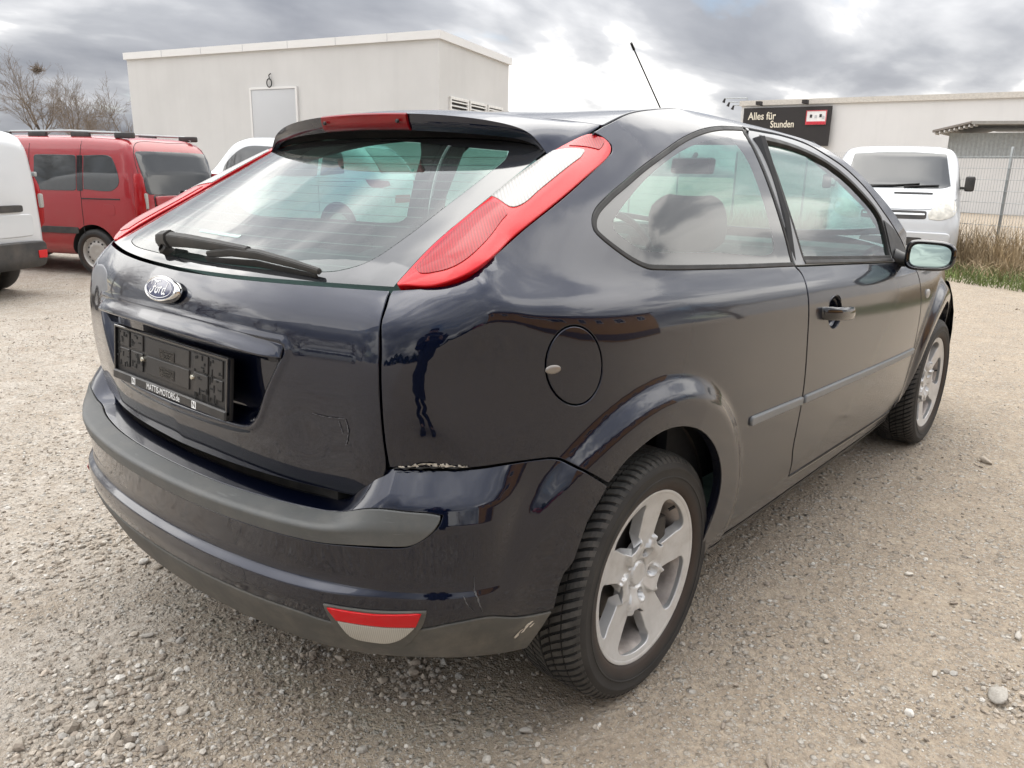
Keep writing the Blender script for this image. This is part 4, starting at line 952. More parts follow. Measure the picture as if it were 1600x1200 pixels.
    # --- rear bumper
    Bsc = (1.0, .05)
    ev = lambda pts: [np.array(q) for q in pts]
    tip = .648
    st_top = [(0, 7.05), (.2, 7.05), (.33, 7.1), (.455, 7.1), (.475, 7.0), (.51, 6.92), (.59, 6.76), (.63, 6.70), (tip, 6.60)]
    st_low = [(tip, 6.60), (.645, 6.3), (.622, 5.5), (.60, 5.08), (.57, 4.98), (.45, 5.02), (.3, 5.03), (.15, 5.05), (0, 5.05)]
    mir = lambda c: [(-a, b) for a, b in c[::-1]]
    def rs(*segs): return path(*[[np.array(q)*Bsc for q in s] for s in segs], step=.010)/np.array(Bsc)
    strip = rs(mir(st_top)[:-1]+st_top, st_low+mir(st_low)[1:])
    val_line = [(0, 1.42), (.15, 1.42), (.3, 1.40), (.40, 1.36), (.455, 1.2), (.62, 1.3), (.66, 1.50), (.72, 1.62), (.80, 1.25), (.86, 1.15), (.875, 1.15)]
    arch_e = [(.875, 1.15), (.885, 2.9), (.92, 4.975), (.958, 6.50)]
    seam_b = [(.958, 6.50), (.92, 7.12), (.89, 7.5), (.868, 7.78), (.85, 7.86), (.775, 7.95), (.71, 7.95), (.60, 7.98), (.552, 8.0)]
    cut = [(.552, 8.0), (.538, 7.85), (.515, 7.75), (.49, 7.95), (.46, 8.45), (.40, 8.8), (.2, 8.85), (0, 8.85)]
    cover = rs(mir(val_line)[:-1]+val_line, arch_e, seam_b, cut+mir(cut)[1:], mir(seam_b), mir(arch_e))
    bmp = panel('rear_bumper', B, cover, MT['navy'], car, holes=[strip], h=.016, gap=.0008, r=.002, depth=.012, scale=Bsc)
    bs_ = panel('bumper_strip', B, strip, MT['trim'], bmp, h=.014, gap=.0006, r=.003, depth=.012, scale=Bsc, off=.003); tag(bs_, 'matt grey rubbing strip')
    lowl = [(0, .12), (.3, .15), (.5, .1), (.62, .15), (.72, .05), (.80, .0), (.83, .0)]
    val = rs(mir(lowl)[:-1]+lowl, [(.83, 0), (.85, .5), (.875, 1.15)], val_line[::-1]+mir(val_line[::-1])[1:], [(-.875, 1.15), (-.85, .5), (-.83, 0)])
    vl = panel('bumper_valance', B, val, MT['valance'], bmp, h=.016, gap=.001, r=.003, depth=.02, scale=Bsc, off=.002); tag(vl, 'matt grey lower valance')
    # fog / reflector lamp
    for sgn in (1, -1):
        X = lambda c: [(sgn*a, b) for a, b in c]
        sur = rs(X([(.452, 2.12), (.54, 2.05), (.625, 2.25)]), X([(.625, 2.25), (.617, 1.5), (.595, .75), (.565, .45), (.53, .40), (.48, .45), (.462, 1.2), (.452, 2.12)]))
        o = panel('fog_surround', B, sur, MT['valance'], bmp, h=.012, gap=0, r=.002, depth=.01, scale=Bsc, off=.0045)
        red = rs(X([(.459, 2.02), (.54, 1.95), (.617, 2.14)]), X([(.617, 2.14), (.606, 1.45)]), X([(.606, 1.45), (.54, 1.36), (.472, 1.42)]), X([(.472, 1.42), (.459, 2.02)]))
        o = panel('reflector_red', B, red, MT['redrim'], bmp, h=.012, gap=.0003, r=.0015, depth=.008, scale=Bsc, off=.008)
        wh = rs(X([(.473, 1.40), (.54, 1.34), (.605, 1.43)]), X([(.605, 1.43), (.585, .95), (.558, .70), (.53, .66), (.49, .78), (.473, 1.40)]))
        o = panel('reflector_clear', B, wh, MT['fogwhite'], bmp, h=.012, gap=.0003, r=.0015, depth=.008, scale=Bsc, off=.008)
    bm = bmesh.new(); box(bm, (-.625, 0, .63), (.06, 1.0, .12), .01); bm_obj('boot_gap_blocker', bm, MT['dark'], car)  # added dark box behind the bumper gap, blocking light that shows through
    # --- tailgate
    gtop = [(-.600, 1.052), (-.526, 1.0505), (-.438, 1.049), (-.325, 1.0465), (-.19, 1.0435), (0, 1.0415), (.19, 1.0435), (.325, 1.0465), (.438, 1.049), (.526, 1.0505), (.600, 1.052)]
    gside = [(-.600, 1.052), (-.605, 1.04), (-.617, 1.012), (-.630, .956), (-.634, .909), (-.638, .823), (-.639, .772), (-.639, .725), (-.633, .700), (-.614, .673), (-.584, .648), (-.55, .637)]
    gbot = [(-.55, .637), (-.37, .636), (-.2, .634), (0, .632), (.2, .634), (.37, .636), (.55, .637)]
    mirr = lambda c: [(-a, b) for a, b in c[::-1]]
    tg = path(gtop[::-1], gside, gbot, mirr(gside))
    rec = path([(-.405, .935), (-.418, .925), (-.408, .90), (-.376, .845), (-.335, .772), (-.315, .752), (-.29, .742), (-.2, .737), (0, .735), (.2, .737), (.29, .742), (.315, .752), (.335, .772), (.376, .845), (.408, .90), (.418, .925), (.405, .935)], [(.405, .935), (0, .948), (-.405, .935)])
    def roff(u, v):
        P_ = np.c_[np.ravel(u), np.ravel(v)]; k = inside(P_, rec); d = segdist(P_, rec); s_ = np.where(k, d, -d)
        lip = .0035*np.exp(-((s_+.004)/.007)**2)
        o_ = -.036*sstep((s_+.002)/.034)+lip
        dn = P_-np.array([-.458, .762]); o_ = o_-.0022*np.exp(-(dn[:, 0]**2/.0012+dn[:, 1]**2/.0022))      # shallow dent
        return o_.reshape(np.shape(u))
    tgo = panel('tailgate', F_rear, tg, MT['navy'], car, sign=-1, h=.024, off=roff, fine=(lambda P: (np.abs(P[:, 0]) < .47)&(P[:, 1] > .70)&(P[:, 1] < .98), .0085), depth=.025)
    # handle garnish above the plate
    gz = lambda y: .955-.02*(abs(y)/.41)**3.0
    g1 = [(y, gz(y)) for y in np.linspace(-.413, .413, 15)]; g2 = [(y, gz(y)-.042+.012*(abs(y)/.41)**4) for y in np.linspace(.413, -.413, 15)]
    goff = lambda u, v: .002+.017*sstep((.957-.02*(np.abs(u)/.41)**3-v)/.045)*(1-.6*sstep((np.abs(u)-.36)/.06))
    panel('handle_trim', F_rear, path(g1, g2), MT['navy'], tgo, sign=-1, h=.010, gap=0, r=.004, depth=.035, off=goff)
    # rear window
    top = [(.555, 1.318), (.5, 1.335), (.3, 1.352), (0, 1.357), (-.3, 1.352), (-.5, 1.335), (-.555, 1.318)]
    lin = [(-.555, 1.318), (-.558, 1.30), (-.5655, 1.214), (-.576, 1.129), (-.598, 1.060)]
    gb2 = [(a, b+.0025) for a, b in gtop]
    rg = path(top, lin, [(-.598, 1.060), gb2[0]], gb2, [gb2[-1], (.598, 1.060)], mirr(lin))
    clr = path([(-.374, 1.066), (-.2, 1.0635), (0, 1.063), (.2, 1.0635), (.374, 1.066), (.455, 1.075), (.490, 1.094), (.500, 1.131), (.496, 1.199), (.492, 1.26), (.486, 1.295), (.465, 1.316)], [(.465, 1.316), (0, 1.342), (-.465, 1.316)], [(-.465, 1.316), (-.486, 1.295), (-.492, 1.26), (-.496, 1.199), (-.500, 1.131), (-.490, 1.094), (-.455, 1.075), (-.374, 1.066)])
    gl = panel('rear_window', F_rear, rg, MT['frit'], tgo, holes=[clr], sign=-1, h=.03, gap=.0012, r=0, depth=0)
    panel('pane', F_rear, clr, MT['glass'], gl, sign=-1, h=.04, gap=0, r=0, depth=0)
    # --- lamps on the rear pillars: patch between inner and outer edge
    Li = [(-.579, -.602, 1.055), (-.515, -.588, 1.094), (-.450, -.578, 1.130), (-.365, -.572, 1.173), (-.281, -.569, 1.215), (-.19, -.568, 1.261), (-.09, -.5705, 1.308), (-.024, -.584, 1.338), (.02, -.600, 1.357)]
    Lo = [(-.579, -.604, 1.0545), (-.527, -.690, 1.068), (-.449, -.7165, 1.102), (-.378, -.706, 1.134), (-.321, -.703, 1.162), (-.19, -.6975, 1.221), (-.08, -.688, 1.271), (.020, -.671, 1.316), (.035, -.640, 1.350)]
    ss = np.linspace(0, 1, len(Li))
    Lif = [ncs(ss, [q[k] for q in Li]) for k in range(3)]; Lof = [ncs(ss, [q[k] for q in Lo]) for k in range(3)]
    nrm = np.array([-.35, -.62, .70]); nrm /= np.linalg.norm(nrm)
    def F_lamp(s_, w_):
        A = np.stack([f_(s_) for f_ in Lif], -1); C = np.stack([f_(s_) for f_ in Lof], -1); wd = np.linalg.norm(C-A, axis=-1)[..., None]
        w_ = w_[..., None]; return A*(1-w_)+C*w_+nrm*(4*w_*(1-w_)*wd*.105)
    LS = (.72, .13)
    def lp(*segs): return path(*[[np.array(q)*LS for q in s] for s in segs], step=.008)/np.array(LS)
    whole = lp([(.012, .03), (.3, .0), (.6, 0), (.96, .0)], [(.96, 0), (.992, .12), (.998, .5), (.992, .8), (.955, .97)], [(.955, .97), (.8, 1.), (.4, 1.), (.15, .99), (.06, .97), (.012, .5), (.012, .03)])
    whp = lp([(.505, .03), (.6, .025), (.775, .03)], [(.775, .03), (.805, .30), (.815, .52), (.775, .62)], [(.775, .62), (.6, .63), (.535, .65), (.502, .55), (.505, .03)])
    lo_red = lp([(.10, .14), (.25, .10), (.475, .10)], [(.475, .10), (.49, .40), (.475, .62)], [(.475, .62), (.3, .73), (.15, .72), (.09, .5), (.10, .14)])
    up_red = lp([(.825, .16), (.95, .14)], [(.95, .14), (.972, .5), (.95, .78)], [(.95, .78), (.85, .74)], [(.85, .74), (.825, .16)])
    lamp = panel('rear_lamp', F_lamp, whole, MT['redrim'], car, h=.012, gap=.001, r=.003, depth=.02, scale=LS, off=.003, sign=-1)
    kids = [panel('reversing_lens', F_lamp, whp, MT['white_lens'], lamp, h=.01, gap=0, r=.001, depth=.004, scale=LS, off=.0052, sign=-1),
            panel('brake_lens', F_lamp, lo_red, MT['red'], lamp, h=.01, gap=0, r=.001, depth=.004, scale=LS, off=.0048, sign=-1),
            panel('marker_lens', F_lamp, up_red, MT['red'], lamp, h=.01, gap=0, r=.001, depth=.004, scale=LS, off=.0048, sign=-1)]
    lamp2 = mirror_obj(lamp, car)
    for k in kids: mirror_obj(k, lamp2)
    # --- roof spoiler
    ty = [0, .14, .3, .41, .472, .525, .549, .562, .572]; tx = [-.166, -.161, -.144, -.122, -.104, -.088, -.081, -.079, -.082]; tz = [1.409, 1.407, 1.399, 1.387, 1.375, 1.352, 1.327, 1.312, 1.300]
    tl = np.r_[0, np.cumsum(np.hypot(np.diff(ty), np.diff(tz)))]; tl /= tl[-1]
    fy, fx, fz = ncs(tl, ty), ncs(tl, tx), ncs(tl, tz)
    qs_ = np.linspace(-1, 1, 97); V = []; K = []
    for q_ in qs_:
        a = abs(q_); sg = 1 if q_ >= 0 else -1
        T = np.array([float(fx(a)), float(fy(a)), float(fz(a))])
        ya = .612*min(1, a*1.02); A = np.array([.056, ya, float(Hf(.062, min(ya, .615)))-.002]) if a < .999 else np.array([.05, .612, 1.376])
        th = .040-.020*a**4; Bm = T+np.array([.014, -.004*a, -th*(1-.5*a**6)])
        yd = min(T[1], .552)*.985; zd = 1.352-.034*a**4; D = np.array([float(R(yd, zd))-.004, yd, zd])
        row = []
        for t in np.linspace(0, 1, 9): 
            p_ = A*(1-t)+T*t; p_ = p_+np.array([0, 0, .012*math.sin(math.pi*t)*(1-a**4)]); row.append(p_)
        for t in np.linspace(.25, 1, 4): row.append(T*(1-t)+Bm*t+np.array([-.003*math.sin(math.pi*t), 0, 0]))
        for t in np.linspace(.2, 1, 6): row.append(Bm*(1-t)+D*t+np.array([0, 0, .010*math.sin(math.pi*t)*(1-a**4)]))
        K = len(row)
        V += [(p_[0], p_[1]*sg, p_[2]) for p_ in row]
    Fc = []
    for i in range(len(qs_)-1):
        for k in range(K-1): Fc.append((i*K+k, i*K+k+1, (i+1)*K+k+1, (i+1)*K+k))
    sp = mesh_obj('spoiler', V, Fc, MT['navy'], car, sharp=50)
    # the underside is bare black
    sp.data.materials.append(MT['black'])
    mi = [1 if (i % (K-1)) >= 12 else 0 for i in range(len(Fc))]; sp.data.polygons.foreach_set('material_index', mi)
    V, Fc = [], []
    for q_ in np.linspace(-.175, .175, 25):
        a = float(np.interp(abs(q_), [float(fy(t)) for t in tl], tl)); T = np.array([float(fx(a)), q_, float(fz(a))]); Bm = T+np.array([.014, 0, -.040])
        for t, o_ in ((-.04, .001), (.05, -.005), (.35, -.008), (.8, -.007), (.96, -.004), (1.0, .004)): p_ = T*(1-t)+Bm*t; V.append((p_[0]+o_-.002, p_[1], p_[2]))
    for i in range(24):
        for k in range(5): Fc.append((i*6+k, i*6+k+1, (i+1)*6+k+1, (i+1)*6+k))
    Fc += [(5, 4, 3, 2, 1, 0), tuple(24*6+k for k in range(6))]
    hb = mesh_obj('high_brake_light', V, Fc, MT['brakelens'], car, sharp=50)
    for y_ in (-.15, .15):
        bm = bmesh.new(); lathe(bm, [(.001, -.002), (.004, -.002), (.005, 0), (.005, .004)], 12, 'x'); s_ = bm_obj('screw', bm, MT['black'], hb); s_.location = (-.172, y_, 1.388)
    # --- badge
    bx, by, bz = -.7345, .004, .9985; tilt = -.42
    bd = empty('badge', (bx, by, bz), 0, car); bd.rotation_euler = (0, tilt*-1, 0)
    bm = bmesh.new()
    prof = [(0., .0105), (.40, .0105), (.80, .0100), (.865, .0098), (.90, .0112), (.955, .0098), (1., .004), (1.0, -.004)]
    def oval(bm, prof, rx, rz, n=56):
        rings = []
        for s_, h in prof: rings.append([bm.verts.new((-h, s_*rx*math.cos(2*math.pi*k/n), s_*rz*math.sin(2*math.pi*k/n))) for k in range(n)] if s_ > 0 else [bm.verts.new((-h, 0, 0))])
        for A, B_ in zip(rings, rings[1:]):
            for k in range(n):
                if len(A) == 1: bm.faces.new((A[0], B_[k], B_[(k+1) % n]))
                else: bm.faces.new((A[k], B_[k], B_[(k+1) % n], A[(k+1) % n]))
        bmesh.ops.recalc_face_normals(bm, faces=bm.faces[:])
    oval(bm, prof, .0735, .0305); bm_obj('bezel', bm, MT['chrome'], bd)
    bm = bmesh.new(); oval(bm, [(0., .0120), (.9, .0118), (1., .0108)], .0625, .0245); bm_obj('oval_face', bm, MT['badgeblue'], bd)
    # script lettering drawn as strokes in the oval
    def stroke(pts, wd, name, parent, mat, depth=.0006, x0=-.0124):
        c = spl(pts, .0012); bm = bmesh.new(); Lf, Rt = [], []
        for i, q_ in enumerate(c):
            d = c[min(i+1, len(c)-1)]-c[max(i-1, 0)]; d = d/(np.linalg.norm(d)+1e-9); nn = np.array([-d[1], d[0]]); ww = wd(i/(len(c)-1)) if callable(wd) else wd
            Lf.append(bm.verts.new((x0, *(q_+nn*ww)))); Rt.append(bm.verts.new((x0, *(q_-nn*ww))))
        for i in range(len(c)-1): bm.faces.new((Lf[i], Lf[i+1], Rt[i+1], Rt[i]))
        return bm_obj(name, bm, mat, parent)
    k = .00105   # letter unit; y decreases to the right as seen from behind
    def yz(l): return [(-a*k, b*k) for a, b in l]
    thick = lambda t: .0011+.0008*math.sin(math.pi*t)
    for l in ([(-34, 6), (-37, 11), (-32, 16), (-22, 15), (-12, 13), (-4, 16), (0, 14)], [(-17, 14), (-20, 4), (-24, -8), (-30, -13), (-35, -9), (-32, -5)], [(-26, 1), (-19, 2), (-12, 3)],
              [(-6, 2), (-11, -1), (-12, -8), (-7, -11), (-2, -7), (-2, 0), (-6, 2), (-1, 1), (5, 3)], [(5, 3), (6, -3), (5, -11)], [(6, -2), (10, 3), (14, 2)],
              [(26, 2), (20, 1), (18, -6), (20, -11), (25, -9), (28, -2)], [(32, 14), (29, 3), (27, -6), (29, -11), (33, -9)]):
        stroke(yz(l), thick, 'letter_stroke', bd, MT['white_print'])
    ring = [(.0565*math.cos(a), .0212*math.sin(a)) for a in np.linspace(0, 2*math.pi, 60)]
    stroke(ring, .0007, 'oval_line', bd, MT['white_print'])
    # --- number plate carrier
    pc = empty('plate_holder', (-.7385, 0, .818), 0, car); pc.rotation_euler = (0, .10, 0)
    bm = bmesh.new(); box(bm, (.0, 0, 0), (.010, .530, .134), .003); bm_obj('backing', bm, MT['black'], pc)
    def bar(name, c, s_, mat=None, bev=.0012):
        bm = bmesh.new(); box(bm, c, s_, bev, seg=1); return bm_obj(name, bm, mat or MT['gloss_black'], pc)
    bar('rim_bar', (-.008, 0, .064), (.008, .530, .006)); bar('rim_bar', (-.008, .262, .004), (.008, .006, .118)); bar('rim_bar', (-.008, -.262, .004), (.008, .006, .118))
    bar('lower_bar', (-.009, 0, -.056), (.012, .530, .022), MT['black'], .003)
    for y_, w_ in ((.215, .05), (.15, .06), (0, .20), (-.15, .06), (-.215, .05)):
        for z_, h_ in ((.038, .038), (-.008, .044)):
            bar('rib_panel', (-.0062, y_, z_), (.004, w_, h_), MT['black'])
    rnd = random.Random(4)
    for i in range(74):
        sd = rnd.choice((-1, 1)); y_ = sd*rnd.uniform(.12, .25); z_ = rnd.uniform(-.040, .056); w_, h_ = rnd.choice(((.008, .004), (.004, .011), (.005, .006), (.012, .003), (.003, .016)))
        bar('slot', (-.0085, y_, z_), (.0015, w_, h_), MT['groove'], 0)
    for y_ in (-.085, .085):
        for z_ in (.030, -.012): 
            bm = bmesh.new(); box(bm, (-.0088, y_*.0+.0, z_), (.001, .07, .022), 0); bm_obj('embossed_field', bm, MT['gloss_black'], pc)
            for j in range(3): bar('embossed_line', (-.0096, 0, z_+.006-.006*j), (.0006, .045-.01*j, .0018), MT['black'], 0)
    for y_ in (.118, -.118):
        bm = bmesh.new(); lathe(bm, [(.0005, -.0135), (.005, -.0125), (.0065, -.010), (.0065, -.004)], 14, 'x'); o = bm_obj('plate_screw', bm, MT['bluesteel'], pc); o.location = (0, y_, .002)
    def text(body, size, loc, parent, mat, sx=1.):
        cu = bpy.data.curves.new('text', 'FONT'); cu.body = body; cu.size = size; cu.align_x = 'CENTER'; cu.align_y = 'CENTER'; cu.extrude = .0002
        o = bpy.data.objects.new('t', cu); S.collection.objects.link(o); dg_ = bpy.context.evaluated_depsgraph_get(); me = bpy.data.meshes.new_from_object(o.evaluated_get(dg_)); bpy.data.objects.remove(o)
        me.materials.clear(); me.materials.append(mat); r = bpy.data.objects.new('lettering', me); link(r, parent); r.location = loc; r.rotation_euler = (R_(90), 0, R_(-90)); r.scale = (sx, 1, 1); return r
    text('MATTIS-MOTORS.de', .0215, (-.0156, .005, -.0565), pc, MT['white_print'], .82)
    for y_ in (.152, -.136):
        bm = bmesh.new(); box(bm, (-.0153, y_, -.0565), (.0006, .018, .016), 0); o = bm_obj('logo_square', bm, MT['white_print'], pc)
        text('N', .018, (-.0159, y_, -.0565), pc, MT['black'])
    # --- rear wiper
    wp = empty('rear_wiper', (0, 0, 0), 0, car)
    def onR(y_, z_, o_): 
        P_, n_ = surf_eval(F_rear, np.array([(y_, z_)]), -1); return Vector(P_[0]+n_[0]*o_)
    def loft(name, secs, mat):      # secs: (y, z, height above glass, half width, half thick)
        bm = bmesh.new(); rings = []
        c = [onR(a, b, h_) for a, b, h_, _, _ in secs]
        for i, (a, b, h_, hw, ht) in enumerate(secs):
            P_, n_ = surf_eval(F_rear, np.array([(a, b)]), -1); nn = Vector(n_[0]); d = (c[min(i+1, len(c)-1)]-c[max(i-1, 0)]).normalized(); sdir = nn.cross(d).normalized()
            rings.append([bm.verts.new(c[i]+sdir*hw*x_+nn*ht*y_) for x_, y_ in ((-1, -1), (-1, .3), (-.55, 1), (.55, 1), (1, .3), (1, -1))])
        for A, B_ in zip(rings, rings[1:]):
            for k_ in range(6): bm.faces.new((A[k_], A[(k_+1) % 6], B_[(k_+1) % 6], B_[k_]))
        bm.faces.new(rings[0][::-1]); bm.faces.new(rings[-1]); bmesh.ops.recalc_face_normals(bm, faces=bm.faces[:])
        bmesh.ops.bevel(bm, geom=bm.edges[:], offset=.0015, segments=2, affect='EDGES')
        return bm_obj(name, bm, mat, wp)
    loft('pivot_cap', [(.172, 1.0735, .022, .014, .011), (.160, 1.0745, .027, .017, .016), (.108, 1.075, .031, .018, .018)], MT['wiper'])
    loft('wiper_arm', [(.106, 1.075, .030, .0140, .0150), (.02, 1.0755, .032, .0130, .0130), (-.10, 1.075, .031, .0110, .010), (-.215, 1.0735, .028, .009, .008)], MT['wiper'])
    loft('wiper_blade', [(-.075, 1.0665, .016, .0055, .007), (-.16, 1.0715, .024, .0085, .009), (-.25, 1.0715, .025, .0095, .009), (-.35, 1.067, .019, .0080, .0075), (-.43, 1.0615, .013, .0055, .006)], MT['wiper'])
    loft('rubber_lip', [(-.07, 1.0625, .007, .0022, .007), (-.25, 1.0655, .009, .0022, .009), (-.425, 1.0585, .005, .0022, .005)], MT['rubber'])
    bm = bmesh.new(); lathe(bm, [(.013, -.004), (.013, .020), (.009, .024)], 18, 'z'); o = bm_obj('pivot', bm, MT['wiper'], wp); o.location = onR(.128, 1.068, 0); o.rotation_euler = (0, R_(-58), 0)
    # --- screen sticker on the rear window
    bm = bmesh.new()
    for i in range(21):
        yy = .135-.0092*i; zt = 1.1165-.0001*i; pts = [onR(yy, zt+.0006*(i % 3), .0006), onR(yy-.0064, zt+.0003, .0006), onR(yy-.0064, zt-.0042-.0008*(i % 2), .0006), onR(yy, zt-.0045, .0006)]
        bm.faces.new([bm.verts.new(q_) for q_ in pts])
    bm_obj('window_lettering', bm, simple('pale_lettering', (.55, .72, .68), .5), gl, smooth=False)
    # --- scars: torn filler along the bumper seam, scratches, scuffs
    rnd = random.Random(11)
    def ribbon(name, F_, pts, wd, mat, parent, off, sign=1, ragged=0., step=.006, sc=(1, 1)):
        c = spl([np.array(q_)*sc for q_ in pts], step); A_, B2 = [], []
        for i_, q_ in enumerate(c):
            d = c[min(i_+1, len(c)-1)]-c[max(i_-1, 0)]; d = d/(np.linalg.norm(d)+1e-9); nn = np.array([-d[1], d[0]]); t = i_/(len(c)-1); ww = wd*math.sin(math.pi*(.04+.92*t))**.6
            A_.append(q_+nn*ww*(1+ragged*rnd.uniform(-1, 1))); B2.append(q_-nn*ww*(1+ragged*rnd.uniform(-1, 1)))
        UV = np.array(A_+B2)/np.array(sc); P_, n_ = surf_eval(F_, UV, sign); P_ = P_+n_*(off+np.array([rnd.uniform(-.3, 1)*ragged*.0025 for _ in range(len(UV))]))[:, None]; m2 = len(c)
        return mesh_obj(name, P_, [(k_, k_+1, m2+k_+1, m2+k_) for k_ in range(m2-1)], mat, parent, smooth=False)
    for a, b in ((0, .0030), (1, .0016)):
        ribbon('torn_filler', F_q, [ru(.655+.02*a, .7205+.003*a), ru(.675, .7235), ru(.70, .7275+.003*a), ru(.715, .7255), ru(.735, .7225), ru(.752, .7205)], b, MT['cream_chip'], car, -.0005+.002*a, ragged=.9, step=.004)
    ribbon('torn_edge', F_q, [ru(.65, .719), ru(.70, .7215), ru(.756, .7195)], .0020, MT['shadow'], car, .0016, ragged=.9, step=.004)
    for pts, w_ in (([(-.483, .8055), (-.505, .8035), (-.535, .8045), (-.560, .8065)], .0006), ([(-.562, .806), (-.566, .785), (-.562, .765), (-.556, .752)], .0012), ([(-.545, .80), (-.552, .775)], .0006)):
        ribbon('scratch', F_rear, pts, w_, MT['scuff'], tgo, .0007, -1, .7, .004)
    for pts, w_ in (([(.700, 4.3), (.702, 3.6), (.708, 2.6), (.716, 1.9)], .0014), ([(.682, 3.3), (.688, 2.6), (.70, 2.0)], .0010)):
        ribbon('scuff', B, pts, w_, MT['scuff'], bmp, .0009, 1, .6, .006, (1., .05))
    for k_ in range(9):
        t0 = .79+.045*rnd.random(); v0 = .55+.45*(t0-.79)/.045+rnd.uniform(-.12, .12); ribbon('scrape', B, [(t0, v0), (t0+.010, v0+.10)], .0016, MT['cream_chip'], vl, .0034, 1, .5, .004, (1., .05))
    tow = [(.233, 3.15), (.262, 3.15), (.280, 2.95), (.287, 2.1), (.262, 1.72), (.233, 1.70), (.226, 2.4), (.233, 3.15)]
    ribbon('towing_eye_cover_line', B, tow, .0004, MT['shadow'], bmp, .0006, 1, 0, .008, (1., .05))
    # dark ribbon painting in the shut gap's shade; scuffed step strip along the sill
    for sg_ in (1, -1):
        Fs = F_side if sg_ > 0 else (lambda u, v: np.stack([u, W(u, v), v], -1))
        ribbon('sill_gap_shade', Fs, [(.885, .3195), (1.2, .3115), (1.6, .3005), (2.06, .2905)], .0042, MT['shadow'], car, .0012, sg_)
        ribbon('sill_strip', Fs, [(.90, .3125), (1.2, .3045), (1.6, .2935), (2.05, .2835)], .0030, MT['disc'], car, .0022, sg_)
        ribbon('sill_edge', Fs, [(.33, .262), (.6, .243), (1.2, .238), (2.05, .243)], .0090, MT['black'], car, .0015, sg_)
    bm = bmesh.new()
    for k_ in range(13):
        z_ = 1.082+.0185*k_; hw_ = .475
        ys = np.linspace(-hw_, hw_, 25); a_ = [onR(y_, z_+.0007, -.003) for y_ in ys]; b_ = [onR(y_, z_-.0007, -.003) for y_ in ys]; a_ = [bm.verts.new(q_) for q_ in a_]; b_ = [bm.verts.new(q_) for q_ in b_]
        for q_ in range(24): bm.faces.new((a_[q_], a_[q_+1], b_[q_+1], b_[q_]))
    bm_obj('heater_lines', bm, simple('heater_brown', (.06, .05, .045), .6), gl, smooth=False)
    # --- aerial
    bm = bmesh.new(); tube(bm, [(1.48, 0, 1.415), (1.46, 0, 1.434), (1.44, 0, 1.452)], [.014, .008, .0042], 10); tube(bm, [(1.445, 0, 1.447), (1.118, 0, 1.737)], [.0030, .0026], 8); tube(bm, [(1.137, 0, 1.720), (1.114, 0, 1.741)], [.0050, .0046], 8)
    bm_obj('aerial', bm, MT['rubber'], car)
    return car, F_rear, F_side, onR
